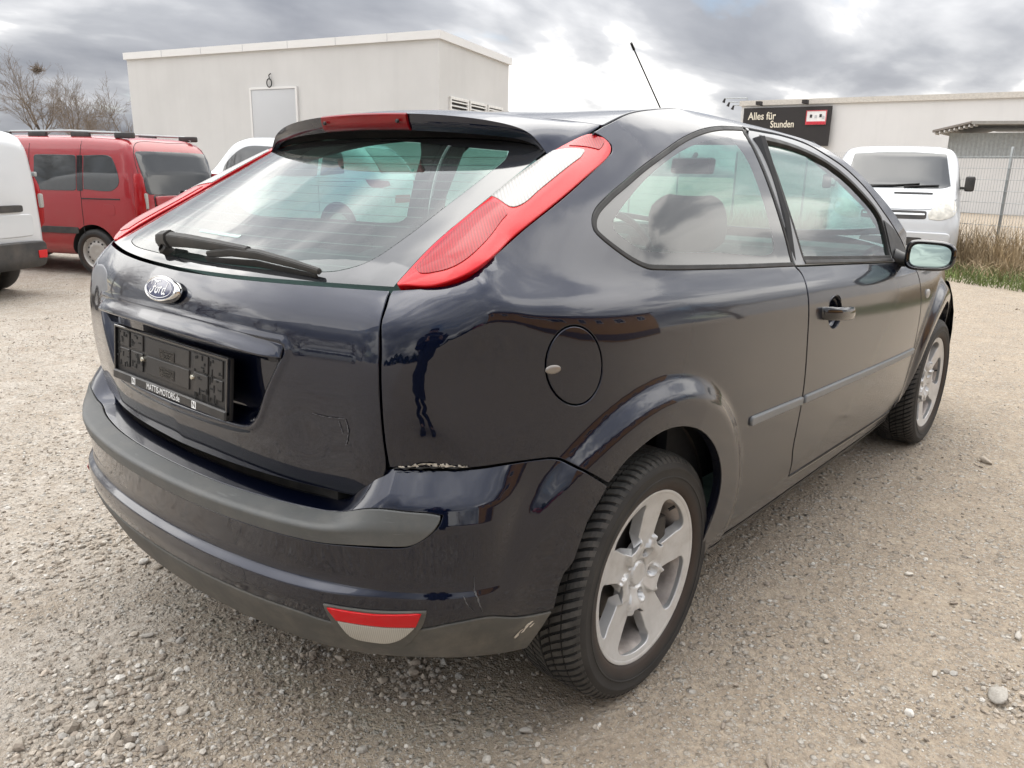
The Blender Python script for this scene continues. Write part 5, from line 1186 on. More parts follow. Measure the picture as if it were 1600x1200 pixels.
def build_wheel():
    """alloy wheel, outward = -y, hub centre at the origin."""
    wh = empty('wheel'); n = 96
    # tyre carcass
    bm = bmesh.new()
    prof = [(.2215, .084), (.2235, .0915), (.232, .0975), (.246, .1025), (.262, .1045), (.276, .1035), (.278, .1047), (.281, .1042), (.290, .1005), (.300, .0935), (.3055, .086), (.3085, .075), (.3095, .05), (.310, 0)]
    full = [(r, -h) for r, h in prof]+[(r, h) for r, h in prof[-2::-1]]
    lathe(bm, full, n)
    for f in bm.faces:
        if np.hypot(*f.calc_center_median().xz) > .297: f.material_index = 1
    ty = bm_obj('tyre', bm, [MT['tyre'], MT['groove']], wh, sharp=60)
    # tread blocks
    rp = ncs([0, .05, .072, .084, .094, .099], [.3165, .3155, .3135, .3095, .3015, .294]); bp = ncs([0, .05, .075, .086, .0935, .1005], [.309, .3085, .3075, .3045, .299, .289])
    V, Fc = [], []; NP = 84; dl = 2*math.pi/NP
    for s_ in (1, -1):
        for i in range(NP):
            for h0, h1, wd in ((.0035, .027, .62), (.0315, .060, .70), (.0645, .0985, .66)):
                hs = np.linspace(h0, h1, 5); b0 = len(V)
                for h in hs:
                    sw = -2.9*dl*(h/.09)**.75+(.5*dl if s_ < 0 else 0)
                    a0 = i*dl+sw-wd*dl*.5; a1 = i*dl+sw+wd*dl*.5
                    for a, top in ((a0, 0), (a0+.03*dl, 1), (a1-.03*dl, 1), (a1, 0)):
                        r = float(rp(h)) if top else float(bp(h)); V.append((r*math.cos(a), s_*h, r*math.sin(a)))
                for k in range(4):
                    for j in range(3): f = (b0+k*4+j, b0+k*4+j+1, b0+(k+1)*4+j+1, b0+(k+1)*4+j); Fc.append(f if s_ > 0 else f[::-1])
                Fc.append((b0+3, b0+2, b0+1, b0) if s_ > 0 else (b0, b0+1, b0+2, b0+3)); e = b0+16
                Fc.append((e, e+1, e+2, e+3) if s_ > 0 else (e+3, e+2, e+1, e))
    tr = mesh_obj('tread', V, Fc, MT['tread'], ty, smooth=False)
    # sidewall ribs
    bm = bmesh.new()
    lathe(bm, [(.2555, -.1044), (.2565, -.1056), (.2595, -.1057), (.2605, -.1046)], n); bm_obj('sidewall_rib', bm, MT['tyre'], ty, sharp=60)
    # rim face
    hb = ncs([0, .03, .05, .09, .15, .19, .21, .23], [.064, .064, .0655, .069, .076, .083, .089, .094])
    sp0 = R_(80)
    def F_rim(u, v):
        r = np.hypot(u, v); th = np.arctan2(v, u); d = np.abs((th-sp0+math.pi*5+math.pi/5) % (2*math.pi/5)-math.pi/5)*np.degrees(1)
        hw = 36-ncs([.05, .085, .10, .14, .19, .22], [0, 6, 14, 19, 23, 23])(np.maximum(r, .05))   # half width of a spoke (deg)
        k = np.clip(d/np.maximum(hw, 1), 0, 1)
        ridge = .0125*sstep((.90-k)/.20)*sstep((r-.035)/.05)*(1-sstep((r-.158)/.030))-.0065*sstep((.50-k)/.07)*sstep((r-.07)/.05)*(1-sstep((r-.155)/.03))
        lug = 0
        for i in range(5):
            a = sp0-R_(18)+i*2*math.pi/5; q = np.hypot(u-.057*np.cos(a), v-.057*np.sin(a)); lug = lug-.020*sstep((.0145-q)/.004)+.0022*np.exp(-((q-.0165)/.0025)**2)
        cap = .0035*sstep((.031-r)/.004)-.006*np.exp(-((r-.034)/.003)**2)
        return np.stack([u, -(hb(r)+ridge+lug+cap), v], -1)
    circ = np.array([(.2165*math.cos(a), .2165*math.sin(a)) for a in np.linspace(0, 2*math.pi, 140, endpoint=False)])
    holes = []
    for i in range(5):
        a0 = sp0+R_(36)+i*2*math.pi/5
        pts = [(.0895, 0), (.092, -8), (.103, -15), (.13, -19.2), (.165, -21.3), (.187, -22.3), (.1975, -18.5), (.2, 0), (.1975, 19), (.187, 22.8), (.165, 21.5), (.13, 19.2), (.103, 14.5), (.092, 7.5)]
        holes.append(np.array(spl([(r*math.cos(a0+R_(d)), r*math.sin(a0+R_(d))) for r, d in pts], .007, closed=True)))
    rim = panel('rim', F_rim, circ, MT['alloy'], wh, holes=holes, h=.0085, gap=0, r=.003, depth=.026, fine=(lambda P: np.hypot(P[:, 0], P[:, 1]) < .08, .0042))
    bm = bmesh.new(); lathe(bm, [(.208, -.086), (.214, -.0905), (.2195, -.0935), (.2225, -.0925), (.2232, -.088), (.222, -.082)], n); bm_obj('rim_lip', bm, MT['alloy'], rim, sharp=60)
    bm = bmesh.new(); lathe(bm, [(.2145, -.086), (.203, -.070), (.197, -.045), (.194, .0), (.20, .08), (.22, .09)], n); bmesh.ops.reverse_faces(bm, faces=bm.faces[:]); bm_obj('rim_barrel', bm, MT['barrel'], wh)
    bm = bmesh.new(); lathe(bm, [(.03, -.02), (.132, -.02), (.132, .0), (.03, .0)], 64); bm_obj('brake_disc', bm, MT['disc'], wh, sharp=40)
    bm = bmesh.new(); lathe(bm, [(.001, .03), (.19, .03)], 48); bm_obj('hub_shield', bm, MT['dark'], wh)
    bm = bmesh.new(); box(bm, (.10, -.03, .05), (.07, .06, .13), .01); bm_obj('caliper', bm, MT['dark'], wh)
    for i in range(5):
        a = sp0-R_(18)+i*2*math.pi/5; bm = bmesh.new(); lathe(bm, [(.0005, -.060), (.0075, -.059), (.009, -.055), (.0095, -.044)], 6); o = bm_obj('wheel_bolt', bm, MT['disc'], wh); o.location = (.057*math.cos(a), 0, .057*math.sin(a))
    bm = bmesh.new(); tube(bm, [(.14, -.06, .125), (.150, -.072, .135)], .004, 8); bm_obj('valve', bm, MT['rubber'], wh)
    # centre emblem
    bm = bmesh.new(); lathe(bm, [(.0005, -.0672), (.018, -.0672), (.019, -.0668)], 24); o = bm_obj('centre_cap', bm, MT['alloy'], wh)
    return wh
def seat_mesh(name, parent, w_=.50, head=True):
    st = empty(name, (0, 0, 0), 0, parent)
    def cushion(nm, secs, mat):   # secs: (x, z, half width, thick, nx, nz)
        bm = bmesh.new(); rings = []; n = 20
        for x_, z_, hw, th, nx, nz in secs:
            ring = []
            for k in range(n):
                a = 2*math.pi*k/n; c, s_ = math.cos(a), math.sin(a); ex = .55
                cy = math.copysign(abs(c)**ex, c)*hw; ct = math.copysign(abs(s_)**ex, s_)*th
                if ct > 0: ct += .03*abs(cy/hw)**3     # side bolsters
                ring.append(bm.verts.new((x_+nx*ct, cy, z_+nz*ct)))
            rings.append(ring)
        for A, B_ in zip(rings, rings[1:]):
            for k in range(n): bm.faces.new((A[k], A[(k+1) % n], B_[(k+1) % n], B_[k]))
        bm.faces.new(rings[0][::-1]); bm.faces.new(rings[-1]); bmesh.ops.recalc_face_normals(bm, faces=bm.faces[:])
        bmesh.ops.subdivide_edges(bm, edges=bm.edges[:], cuts=1, use_grid_fill=True, smooth=.5)
        return bm_obj(nm, bm, mat, st, sharp=80)
    hw = w_/2
    cushion('seat_base', [(.50, .34, hw*.9, .05, 0, 1), (.45, .36, hw, .075, 0, 1), (.2, .335, hw, .08, 0, 1), (.0, .31, hw, .075, 0, 1), (-.04, .31, hw*.9, .05, 0, 1)], MT['seat'])
    cushion('backrest', [(.02, .28, hw*.9, .05, .95, .3), (.0, .36, hw, .07, .95, .3), (-.06, .56, hw*1.02, .075, .95, .3), (-.12, .76, hw*.98, .07, .95, .3), (-.16, .90, hw*.82, .055, .95, .3), (-.175, .945, hw*.6, .035, .95, .3)], MT['seat'])
    if head:
        cushion('headrest', [(-.165, .97, .09, .03, .97, .25), (-.168, .99, .125, .045, .97, .25), (-.182, 1.06, .135, .05, .97, .25), (-.195, 1.12, .12, .045, .97, .25), (-.2, 1.145, .085, .028, .97, .25)], MT['seat'])
        for y_ in (-.06, .06):
            bm = bmesh.new(); tube(bm, [(-.155, y_, .90), (-.175, y_, 1.0)], .006, 8); bm_obj('headrest_post', bm, MT['chrome'], st)
    return st
def car_rest(car, F_rear, F_side):
    # wheels
    wh = build_wheel()
    for i, (x_, s_) in enumerate(((0, -1), (2.64, -1), (0, 1), (2.64, 1))):
        o = wh if i == 0 else copy_tree(wh)
        o.parent = car; o.location = (x_, s_*.7655, .309); o.rotation_euler = (0, (0, .62, .3, .9)[i], 0 if s_ < 0 else math.pi)
    # wheel wells, floor
    for x_ in (0, 2.64):
        for s_ in (-1, 1):
            bm = bmesh.new(); rings = []
            for yy in (.81, .80, .60, .50):
                rr = .385 if yy > .52 else .30
                rings.append([bm.verts.new((x_-.015+rr*math.cos(a), s_*yy, .33+rr*math.sin(a))) for a in np.linspace(-.02, math.pi+.02, 30)])
            for A, B_ in zip(rings, rings[1:]):
                for k in range(29): bm.faces.new((A[k], A[k+1], B_[k+1], B_[k]))
            bm.faces.new(rings[-1]); bm_obj('wheel_arch_liner', bm, MT['dark'], car)
    bm = bmesh.new(); prism(bm, [(-.50, -.45), (-.56, -.3), (-.56, .3), (-.50, .45), (-.42, .50), (.42, .50), (.5, .80), (2.12, .80), (2.2, .50), (3.05, .50), (3.3, .4), (3.3, -.4), (3.05, -.50), (2.2, -.50), (2.12, -.80), (.5, -.80), (.42, -.50), (-.42, -.50)], 'z', .24, .29); bm_obj('floor_pan', bm, MT['dark'], car, sharp=30)
    bm = bmesh.new(); tube(bm, [(-.70, .42, .30), (-.5, .42, .29), (-.2, .35, .28)], .028, 14); bm_obj('exhaust', bm, MT['disc'], car)
    bm = bmesh.new(); box(bm, (-.02, 0, .29), (.10, 1.2, .09), .02); bm_obj('rear_axle', bm, MT['dark'], car)
    # cabin
    cab = empty('cabin', (0, 0, 0), 0, car)
    for y_ in (.37, -.37):
        s_ = seat_mesh('front_seat', car); s_.location = (1.13, y_, .05)
    rs = seat_mesh('rear_seat', car, 1.22, False); rs.location = (.34, 0, .06)
    for y_ in (.38, -.38):
        bm = bmesh.new(); box(bm, (.11, y_, 1.02), (.07, .22, .13), .03, seg=3); bm_obj('rear_headrest', bm, MT['seat'], rs).location = (-.34+.18, 0, -.06)
    bm = bmesh.new(); prism(bm, [(-.50, -.52), (-.56, 0), (-.50, .52), (.10, .60), (.10, -.60)], 'z', .985, 1.0); bm_obj('parcel_shelf', bm, MT['cabin'], cab, sharp=30)
    bm = bmesh.new(); prism(bm, [(1.78, .55), (1.80, .92), (1.86, .985), (2.0, 1.0), (2.36, .955), (2.36, .55)], 'y', -.72, .72); bmesh.ops.bevel(bm, geom=bm.edges[:], offset=.02, segments=2, affect='EDGES'); bm_obj('dashboard', bm, MT['cabin'], cab)
    bm = bmesh.new(); prism(bm, [(1.80, .96), (1.83, 1.035), (1.98, 1.04), (2.02, .98)], 'y', .22, .54); bmesh.ops.bevel(bm, geom=bm.edges[:], offset=.015, segments=2, affect='EDGES'); bm_obj('instrument_hood', bm, MT['cabin'], cab)
    sw = empty('steering_wheel', (1.66, .37, .93), 0, cab); sw.rotation_euler = (0, R_(-28), 0)
    bm = bmesh.new(); ring = [(0, .185*math.cos(a), .185*math.sin(a)) for a in np.linspace(0, 2*math.pi, 40)]; tube(bm, ring, .016, 10, False)
    for a in (0, math.pi, -math.pi/2): tube(bm, [(.01, .05*math.cos(a), .05*math.sin(a)), (0, .18*math.cos(a), .18*math.sin(a))], .015, 8)
    box(bm, (.01, 0, 0), (.05, .15, .13), .02); bm_obj('steering_rim', bm, MT['cabin'], sw)
    bm = bmesh.new(); box(bm, (0, 0, 0), (.03, .235, .068), .016, seg=3); mr = bm_obj('inside_mirror', bm, MT['cabin'], cab); mr.location = (1.62, -.02, 1.31); mr.rotation_euler = (0, R_(8), R_(-14))
    bm = bmesh.new(); box(bm, (-.016, 0, 0), (.003, .215, .052), 0); bm_obj('mirror_face', bm, MT['mirror'], mr)
    bm = bmesh.new(); tube(bm, [(1.63, -.01, 1.33), (1.68, 0, 1.36)], .01, 8); bm_obj('mirror_stem', bm, MT['cabin'], cab)
    for s_ in (-1, 1):
        bm = bmesh.new(); prism(bm, [(.15, .45), (.15, .98), (.8, .985), (2.05, .93), (2.05, .45)], 'y', s_*.80, s_*.77); bm_obj('door_card', bm, MT['cabin'], cab, sharp=30)
        bm = bmesh.new(); prism(bm, [(-.5, .5), (-.45, 1.0), (.15, 1.02), (.15, .5)], 'y', s_*.66, s_*.64); bm_obj('boot_trim', bm, MT['cabin'], cab, sharp=30)
        # B pillar and inner D pillar trims
        bm = bmesh.new(); tube(bm, [(.84, s_*.80, .95), (.84, s_*.75, 1.15), (.86, s_*.64, 1.38)], [.035, .03, .03], 10); bm_obj('pillar_trim', bm, MT['cabin'], cab)
        bm = bmesh.new(); tube(bm, [(1.50, s_*.56, 1.38), (1.7, s_*.63, 1.28), (1.9, s_*.69, 1.17), (2.12, s_*.73, 1.02)], .028, 10); bm_obj('pillar_trim', bm, MT['cabin'], cab)
        V, Fc = [], []
        for a, b in zip([(-.46, .63, 1.03), (-.36, .585, 1.11), (-.2, .55, 1.19), (-.06, .53, 1.27), (.05, .52, 1.33)], [(-.16, .74, 1.03), (-.19, .70, 1.12), (-.09, .68, 1.2), (.08, .66, 1.27), (.28, .63, 1.35)]): V += [(a[0], s_*a[1], a[2]), (b[0], s_*b[1], b[2])]
        for i in range(4): Fc.append((2*i, 2*i+1, 2*i+3, 2*i+2))
        mesh_obj('pillar_trim', V, Fc, MT['cabin'], cab)
    # door mirror: shell, face, stalk
    for s_ in (-1, 1):
        mo = empty('door_mirror', (1.88, s_*.945, .985), 0, car); mo.scale = (.8, .8, .8); mo.rotation_euler = (0, R_(5.5), s_*R_(-10))
        def loftx(secs, n=32):
            bm = bmesh.new(); rings = []
            for x_, cy, cz, hy, hz, p_ in secs:
                ring = []
                for k in range(n):
                    a = 2*math.pi*k/n; c, q_ = math.cos(a), math.sin(a); ring.append(bm.verts.new((x_, cy+math.copysign(abs(c)**p_, c)*hy*s_, cz+math.copysign(abs(q_)**p_, q_)*hz*(1-.12*c))))
                rings.append(ring)
            for A, B_ in zip(rings, rings[1:]):
                for k in range(n): bm.faces.new((A[k], A[(k+1) % n], B_[(k+1) % n], B_[k]))
            return bm, rings
        bm, rg = loftx([(.012, 0, 0, .089, .052, .55), (-.006, 0, 0, .092, .055, .54), (-.014, 0, 0, .102, .064, .52), (-.004, 0, 0, .112, .073, .52), (.03, 0, 0, .112, .075, .55), (.07, 0, .002, .104, .070, .62), (.11, -.01, .004, .080, .054, .75), (.135, -.015, .004, .045, .03, .9), (.142, -.015, .004, .005, .004, 1)])
        bm.faces.new(rg[-1]); bmesh.ops.recalc_face_normals(bm, faces=bm.faces[:]); bm_obj('mirror_shell', bm, MT['gloss_black'], mo, sharp=50)
        bm, rg = loftx([(.009, 0, 0, .090, .053, .55), (.008, 0, 0, .05, .03, .6)]); bm.faces.new(rg[-1]); bmesh.ops.recalc_face_normals(bm, faces=bm.faces[:])
        bm_obj('mirror_face', bm, MT['mirror'], mo)
        bm = bmesh.new(); rings = []
        for yy, zz, xx, hx_, hz_ in ((-.05, -.03, .05, .04, .03), (-.105, -.03, .055, .042, .032), (-.16, -.02, .06, .06, .045)):
            rings.append([bm.verts.new((xx+math.cos(a)*hx_, s_*yy, zz+math.sin(a)*hz_)) for a in np.linspace(0, 2*math.pi, 16, endpoint=False)])
        for A, B_ in zip(rings, rings[1:]):
            for k in range(16): bm.faces.new((A[k], A[(k+1) % 16], B_[(k+1) % 16], B_[k]))
        bmesh.ops.recalc_face_normals(bm, faces=bm.faces[:]); bm_obj('mirror_stalk', bm, MT['black'], mo)
# ------------------------------------------------------------------ the other vehicles
from mathutils.bvhtree import BVHTree
def car_paint(name, col, rough=.25, dirt=.06):
    t = NT(name); p = t.obj(); z = t.sep(p)[2]; n = t.noise(p, 3, 7, .6)
    d = t.math('MULTIPLY', t.math('MULTIPLY', t.ramp(n, (.3, .2), (.7, 1.)), t.ramp(z, (.3, 1.), (1.3, .15))), dirt*3)
    c = t.mix(d, col, (.30, .26, .21)); b = t.bsdf(Base_Color=c, Roughness=rough+.1, Coat_Weight=.8, Coat_Roughness=t.math('ADD', t.math('MULTIPLY', d, .5), .04)); return t.done(b)
MT['redpaint'] = car_paint('red_van_paint', (.30, .002, .008)); MT['whitepaint'] = car_paint('white_van_paint', (.58, .60, .62)); MT['whitepaint2'] = car_paint('white_car_paint', (.62, .65, .66))
MT['vanglass'] = simple('dark_van_glass', (.012, .014, .015), .03, coat=.9, var=.05); MT['vanplastic'] = simple('van_black_plastic', (.028, .028, .029), .6, dirt=.25)
MT['privacy'] = simple('smoked_glass', (.035, .04, .042), .04, coat=.9, var=.1)
MT['steel'] = simple('steel_rim', (.50, .48, .45), .45, .3, dirt=.35); MT['headlamp'] = simple('headlamp_lens', (.56, .54, .48), .15, coat=1., var=.25, vscale=14)
MT['platered'] = simple('red_plate', (.45, .10, .06), .6)
def loft_vehicle(name, st, mat, tum=.14, nseg=None):
    """st: (x, z bottom, z top, half width) stations from tail to nose."""
    root = empty(name); st = np.array(st, float)
    sec = spl([(0, 0), (.80, 0), (.93, .012), (.985, .05), (1.0, .14), (1.0, .42), (.985, .58), (1-tum*.45, .76), (1-tum*.82, .90), (1-tum*1.25, .958), (.74-tum*.5, .986), (.45, .997), (0, 1.0)], .045)
    sec = np.array(sec); full = np.vstack([sec, sec[-2:0:-1]*[-1, 1]]); m = len(full)
    V = []; 
    for x, zb, zt, hw in st:
        for a, b in full: V.append((x, a*hw, zb+(zt-zb)*b))
    F = []
    for i in range(len(st)-1):
        for k in range(m): F.append((i*m+k, i*m+(k+1) % m, (i+1)*m+(k+1) % m, (i+1)*m+k))
    F.append(tuple(range(m-1, -1, -1))); F.append(tuple((len(st)-1)*m+k for k in range(m)))
    o = mesh_obj('body', V, F, mat, root); bm = bmesh.new(); bm.from_mesh(o.data); bmesh.ops.recalc_face_normals(bm, faces=bm.faces[:]); bmesh.ops.triangulate(bm, faces=[f for f in bm.faces if len(f.verts) > 4]); bm.to_mesh(o.data); bm.free(); o.data.polygons.foreach_set('use_smooth', [True]*len(o.data.polygons)); o.data.set_sharp_from_angle(angle=R_(38))
    return root, o, BVHTree.FromPolygons([v.co for v in o.data.vertices], [p_.vertices[:] for p_ in o.data.polygons])
def cut_arches(o, xs, R0=.36, zc=.32):
    """open the wheel arches in a body shell"""
    bm = bmesh.new()
    for x in xs:
        for s_ in (-1, 1):
            r = bmesh.ops.create_cone(bm, segments=40, radius1=R0, radius2=R0, depth=.5, cap_ends=True)['verts']; bmesh.ops.rotate(bm, cent=(0, 0, 0), matrix=Matrix.Rotation(R_(90), 3, 'X'), verts=r); bmesh.ops.translate(bm, vec=(x, s_*.80, zc), verts=r)
    c = bm_obj('cutter', bm, MT['shadow']); o.data.materials.append(MT['shadow']); m = o.modifiers.new('cut', 'BOOLEAN'); m.operation = 'DIFFERENCE'; m.object = c; m.solver = 'EXACT'
    try: m.material_mode = 'TRANSFER'
    except Exception: pass
    me = bpy.data.meshes.new_from_object(o.evaluated_get(bpy.context.evaluated_depsgraph_get())); o.modifiers.clear(); o.data = me; bpy.data.objects.remove(c)
    me.polygons.foreach_set('use_smooth', [True]*len(me.polygons)); me.set_sharp_from_angle(angle=R_(38))
def st_interp(keys, step=.06):
    """densify stations with monotone smoothing"""
    K = np.array(keys, float); xs = [K[0, 0]]
    for a, b in zip(K, K[1:]): n = max(1, int((b[0]-a[0])/step)); xs += list(np.linspace(a[0], b[0], n+1)[1:])
    xs = np.array(xs); out = []
    lin = lambda x: np.stack([np.interp(x, K[:, 0], K[:, j]) for j in range(1, 4)], -1)
    for x in xs:
        s_ = .07*min(1, (x-xs[0])/.1, (xs[-1]-x)/.1)
        ws = np.exp(-np.linspace(-2, 2, 9)**2/2); ws /= ws.sum(); v = (lin(x+np.linspace(-2, 2, 9)*s_)*ws[:, None]).sum(0); out.append((x, *v))
    return out
def caster(bv, mode):
    def F(u, v):
        o = []
        for a, b in zip(np.ravel(u), np.ravel(v)):
            if mode == 'L': h = bv.ray_cast(Vector((a, 5, b)), Vector((0, -1, 0)))[0] or Vector((a, .7, b))
            elif mode == 'R': h = bv.ray_cast(Vector((a, -5, b)), Vector((0, 1, 0)))[0] or Vector((a, -.7, b))
            elif mode == 'B': h = bv.ray_cast(Vector((-5, a, b)), Vector((1, 0, 0)))[0] or Vector((0, a, b))
            elif mode == 'F': h = bv.ray_cast(Vector((12, a, b)), Vector((-1, 0, 0)))[0] or Vector((4, a, b))
            o.append(h[:])
        return np.array(o).reshape(np.shape(u)+(3,))
    return F
SG = {'L': -1, 'R': 1, 'B': -1, 'F': 1}
def vp(name, bv, mode, pts, mat, parent, off=.004, h=.07, closed=True, r=.003, depth=.004, step=.03):
    """panel lying on a vehicle body; pts = list of smooth segments"""
    return panel(name, caster(bv, mode), path(*pts, step=step) if isinstance(pts[0][0], (tuple, list)) else np.array(spl(pts, step, closed=True)), mat, parent, h=h, gap=0, r=r, depth=depth, sign=SG[mode], off=off, hd=.03)
def rrect(x0, x1, z0, z1, rad=.04, skew=0.):
    P = []
    for cx, cz, a0 in ((x1-rad, z1-rad, 0), (x0+rad, z1-rad, 90), (x0+rad, z0+rad, 180), (x1-rad, z0+rad, 270)):
        for k in range(5): a = R_(a0+k*22.5); P.append((cx+rad*math.cos(a)+skew*(cz-z0), cz+rad*math.sin(a)))
    return [P+[P[0]]]
def road_wheel(parent, loc, flip, style, R0=.31, wd=.10):
    wh = empty('wheel', loc, math.pi if flip else 0, parent)
    bm = bmesh.new(); pr = [(.20, .07), (.205, .09), (.235, .105), (.27, .105), (R0-.012, .09), (R0, .06), (R0, 0)]; lathe(bm, [(r, -h) for r, h in pr]+[(r, h) for r, h in pr[-2::-1]], 48); bm_obj('tyre', bm, MT['tyre'], wh, sharp=50)
    bm = bmesh.new()
    if style == 'steel':
        lathe(bm, [(.001, -.066), (.03, -.066), (.05, -.060), (.085, -.074), (.13, -.070), (.165, -.045), (.185, -.05), (.195, -.082), (.206, -.092), (.208, -.08)], 48); bm_obj('rim', bm, MT['steel'], wh, sharp=50)
        for k in range(14):
            a = 2*math.pi*k/14; bm = bmesh.new(); bmesh.ops.create_cone(bm, segments=12, radius1=.014, radius2=.014, depth=.004, cap_ends=True); o = bm_obj('rim_hole', bm, MT['shadow'], wh); o.location = (.142*math.cos(a), -.0655, .142*math.sin(a)); o.rotation_euler = (R_(90), 0, 0)
    else:
        lathe(bm, [(.001, -.07), (.05, -.072), (.17, -.06), (.19, -.08), (.206, -.09), (.208, -.08)], 48); bm_obj('rim', bm, MT['steel'] if style == 'cap' else MT['vanplastic'], wh, sharp=50)
    return wh
def seam(parent, bv, mode, pts, mat='shadow', wd=.004):
    """thin dark shut line"""
    c = spl(pts, .05); F = caster(bv, mode); P = F(np.array([q[0] for q in c]), np.array([q[1] for q in c])); n = {'L': (0, 1, 0), 'R': (0, -1, 0), 'B': (-1, 0, 0), 'F': (1, 0, 0)}[mode]
    bm = bmesh.new(); tube(bm, [Vector(q)+Vector(n)*.0005 for q in P], wd, 5); return bm_obj('shut_line', bm, MT[mat], parent)
ZG = -.20
# --- red people-carrier van
def red_van():
    K = [(0, .42, 1.02, .70), (.02, .34, 1.12, .79), (.06, .30, 1.40, .84), (.15, .28, 1.70, .862), (.28, .28, 1.80, .868), (.9, .26, 1.83, .875), (2.3, .26, 1.83, .875), (2.75, .26, 1.76, .87), (3.35, .26, 1.22, .865), (3.6, .26, 1.12, .86), (4.1, .27, .98, .82), (4.3, .30, .75, .72), (4.36, .35, .62, .55)]
    v, body, bv = loft_vehicle('red_van', st_interp(K), MT['redpaint'], tum=.13); cut_arches(body, (.80, 3.40)); tag(v, 'red high-roof van with black roof rails, seen from behind', 'van')
    vp('rear_window', bv, 'B', rrect(-.72, .72, 1.08, 1.62, .06), MT['vanglass'], v, off=.006)
    vp('tailgate_trim', bv, 'B', rrect(-.62, .62, .86, 1.07, .03), MT['gloss_black'], v, off=.005)
    vp('tailgate_bar', bv, 'B', rrect(.02, .60, .93, 1.055, .03), MT['redpaint'], v, off=.02, depth=.02, r=.01)
    vp('rear_bumper', bv, 'B', rrect(-.72, .72, .36, .62, .06), MT['redpaint'], v, off=.05, depth=.05, r=.02)
    seam(v, bv, 'B', [(.72, .62), (.75, 1.1), (.72, 1.6), (.6, 1.72), (0, 1.745), (-.6, 1.72), (-.72, 1.6), (-.75, 1.1), (-.72, .62)])
    for md in ('L', 'R'):
        vp('side_window', bv, md, [[(.36, 1.17), (.33, 1.24), (.42, 1.50), (.48, 1.555), (.88, 1.56)], [(.88, 1.56), (.885, 1.13)], [(.885, 1.13), (.45, 1.12), (.36, 1.17)]], MT['privacy'], v, off=.004)
        vp('side_window', bv, md, rrect(1.0, 1.68, 1.11, 1.56, .04), MT['privacy'], v, off=.004)
        vp('side_window', bv, md, [[(1.82, 1.10), (1.82, 1.56)], [(1.82, 1.56), (2.5, 1.55), (2.95, 1.20), (3.0, 1.08)], [(3.0, 1.08), (1.82, 1.10)]], MT['privacy'], v, off=.004)
        vp('pillar_trim', bv, md, rrect(.895, .99, 1.11, 1.56, .01), MT['gloss_black'], v, off=.003)
        seam(v, bv, md, [(.93, .45), (.935, 1.1), (.93, 1.74)]); seam(v, bv, md, [(1.76, .4), (1.76, 1.7)]); seam(v, bv, md, [(.33, 1.015), (.93, 1.012)], wd=.009)
        vp('side_moulding', bv, md, rrect(1.02, 1.74, .555, .635, .02), MT['vanplastic'], v, off=.012, depth=.012)
        vp('fuel_flap', bv, md, rrect(.42, .60, .80, .95, .05), MT['redpaint'], v, off=.002, r=.002)
        for x in (.80, 3.40):
            s_ = 1 if md == 'L' else -1; road_wheel(v, (x, s_*.775, .31), s_ > 0, 'steel')
        # tall tail lamp on the corner
        yy = 1 if md == 'L' else -1; bm = bmesh.new(); rings = []
        for z, a, b in ((.72, .05, .02), (.78, .075, .05), (.95, .085, .065), (1.15, .08, .062), (1.30, .07, .055), (1.345, .05, .03)):
            c = Vector((.06+.06*max(0, z-1.), yy*(.815-.02*(z > 1.1)), z)); rings.append([bm.verts.new(c+Vector((-math.cos(t)*a*.95, math.sin(t)*b*.95*yy, 0))) for t in np.linspace(0, 2*math.pi, 16, endpoint=False)])
        for A, B_ in zip(rings, rings[1:]):
            for k in range(16): bm.faces.new((A[k], A[(k+1) % 16], B_[(k+1) % 16], B_[k]))
        bm.faces.new(rings[0]); bm.faces.new(rings[-1]); bmesh.ops.recalc_face_normals(bm, faces=bm.faces[:]); lm = bm_obj('tail_lamp', bm, MT['red'], v)
        bm = bmesh.new(); box(bm, (-.008, yy*.79, 1.00), (.05, .05, .20), .018); bm_obj('reversing_lens', bm, MT['white_lens'], lm)
        # roof rail
        ra = empty('roof_rail', (0, 0, 0), 0, v); bm = bmesh.new(); tube(bm, [(.30, yy*.62, 1.79), (.42, yy*.63, 1.845), (1.2, yy*.635, 1.868), (2.2, yy*.62, 1.855), (2.45, yy*.61, 1.80)], .016, 8); bm_obj('rail_bar', bm, MT['galv'], ra)
        for x in (.36, 1.05, 1.75, 2.35):
            bm = bmesh.new(); box(bm, (x, yy*.63, 1.818), (.30, .045, .075), .018); bm_obj('rail_foot', bm, MT['vanplastic'], ra)
    bm = bmesh.new(); lathe(bm, [(.001, .018), (.05, .018), (.056, .012), (.066, .016), (.072, .004), (.072, -.01)], 28, 'x'); bmesh.ops.scale(bm, vec=(-1, 1, 1), verts=bm.verts); bm_obj('emblem', bm, MT['chrome'], v).location = (-.035, 0, 1.06)
    bm = bmesh.new(); lathe(bm, [(.001, .02), (.046, .019)], 24, 'x'); bmesh.ops.scale(bm, vec=(-1, 1, 1), verts=bm.verts); bm_obj('emblem_centre', bm, MT['redrim'], v).location = (-.036, 0, 1.06)
    return v
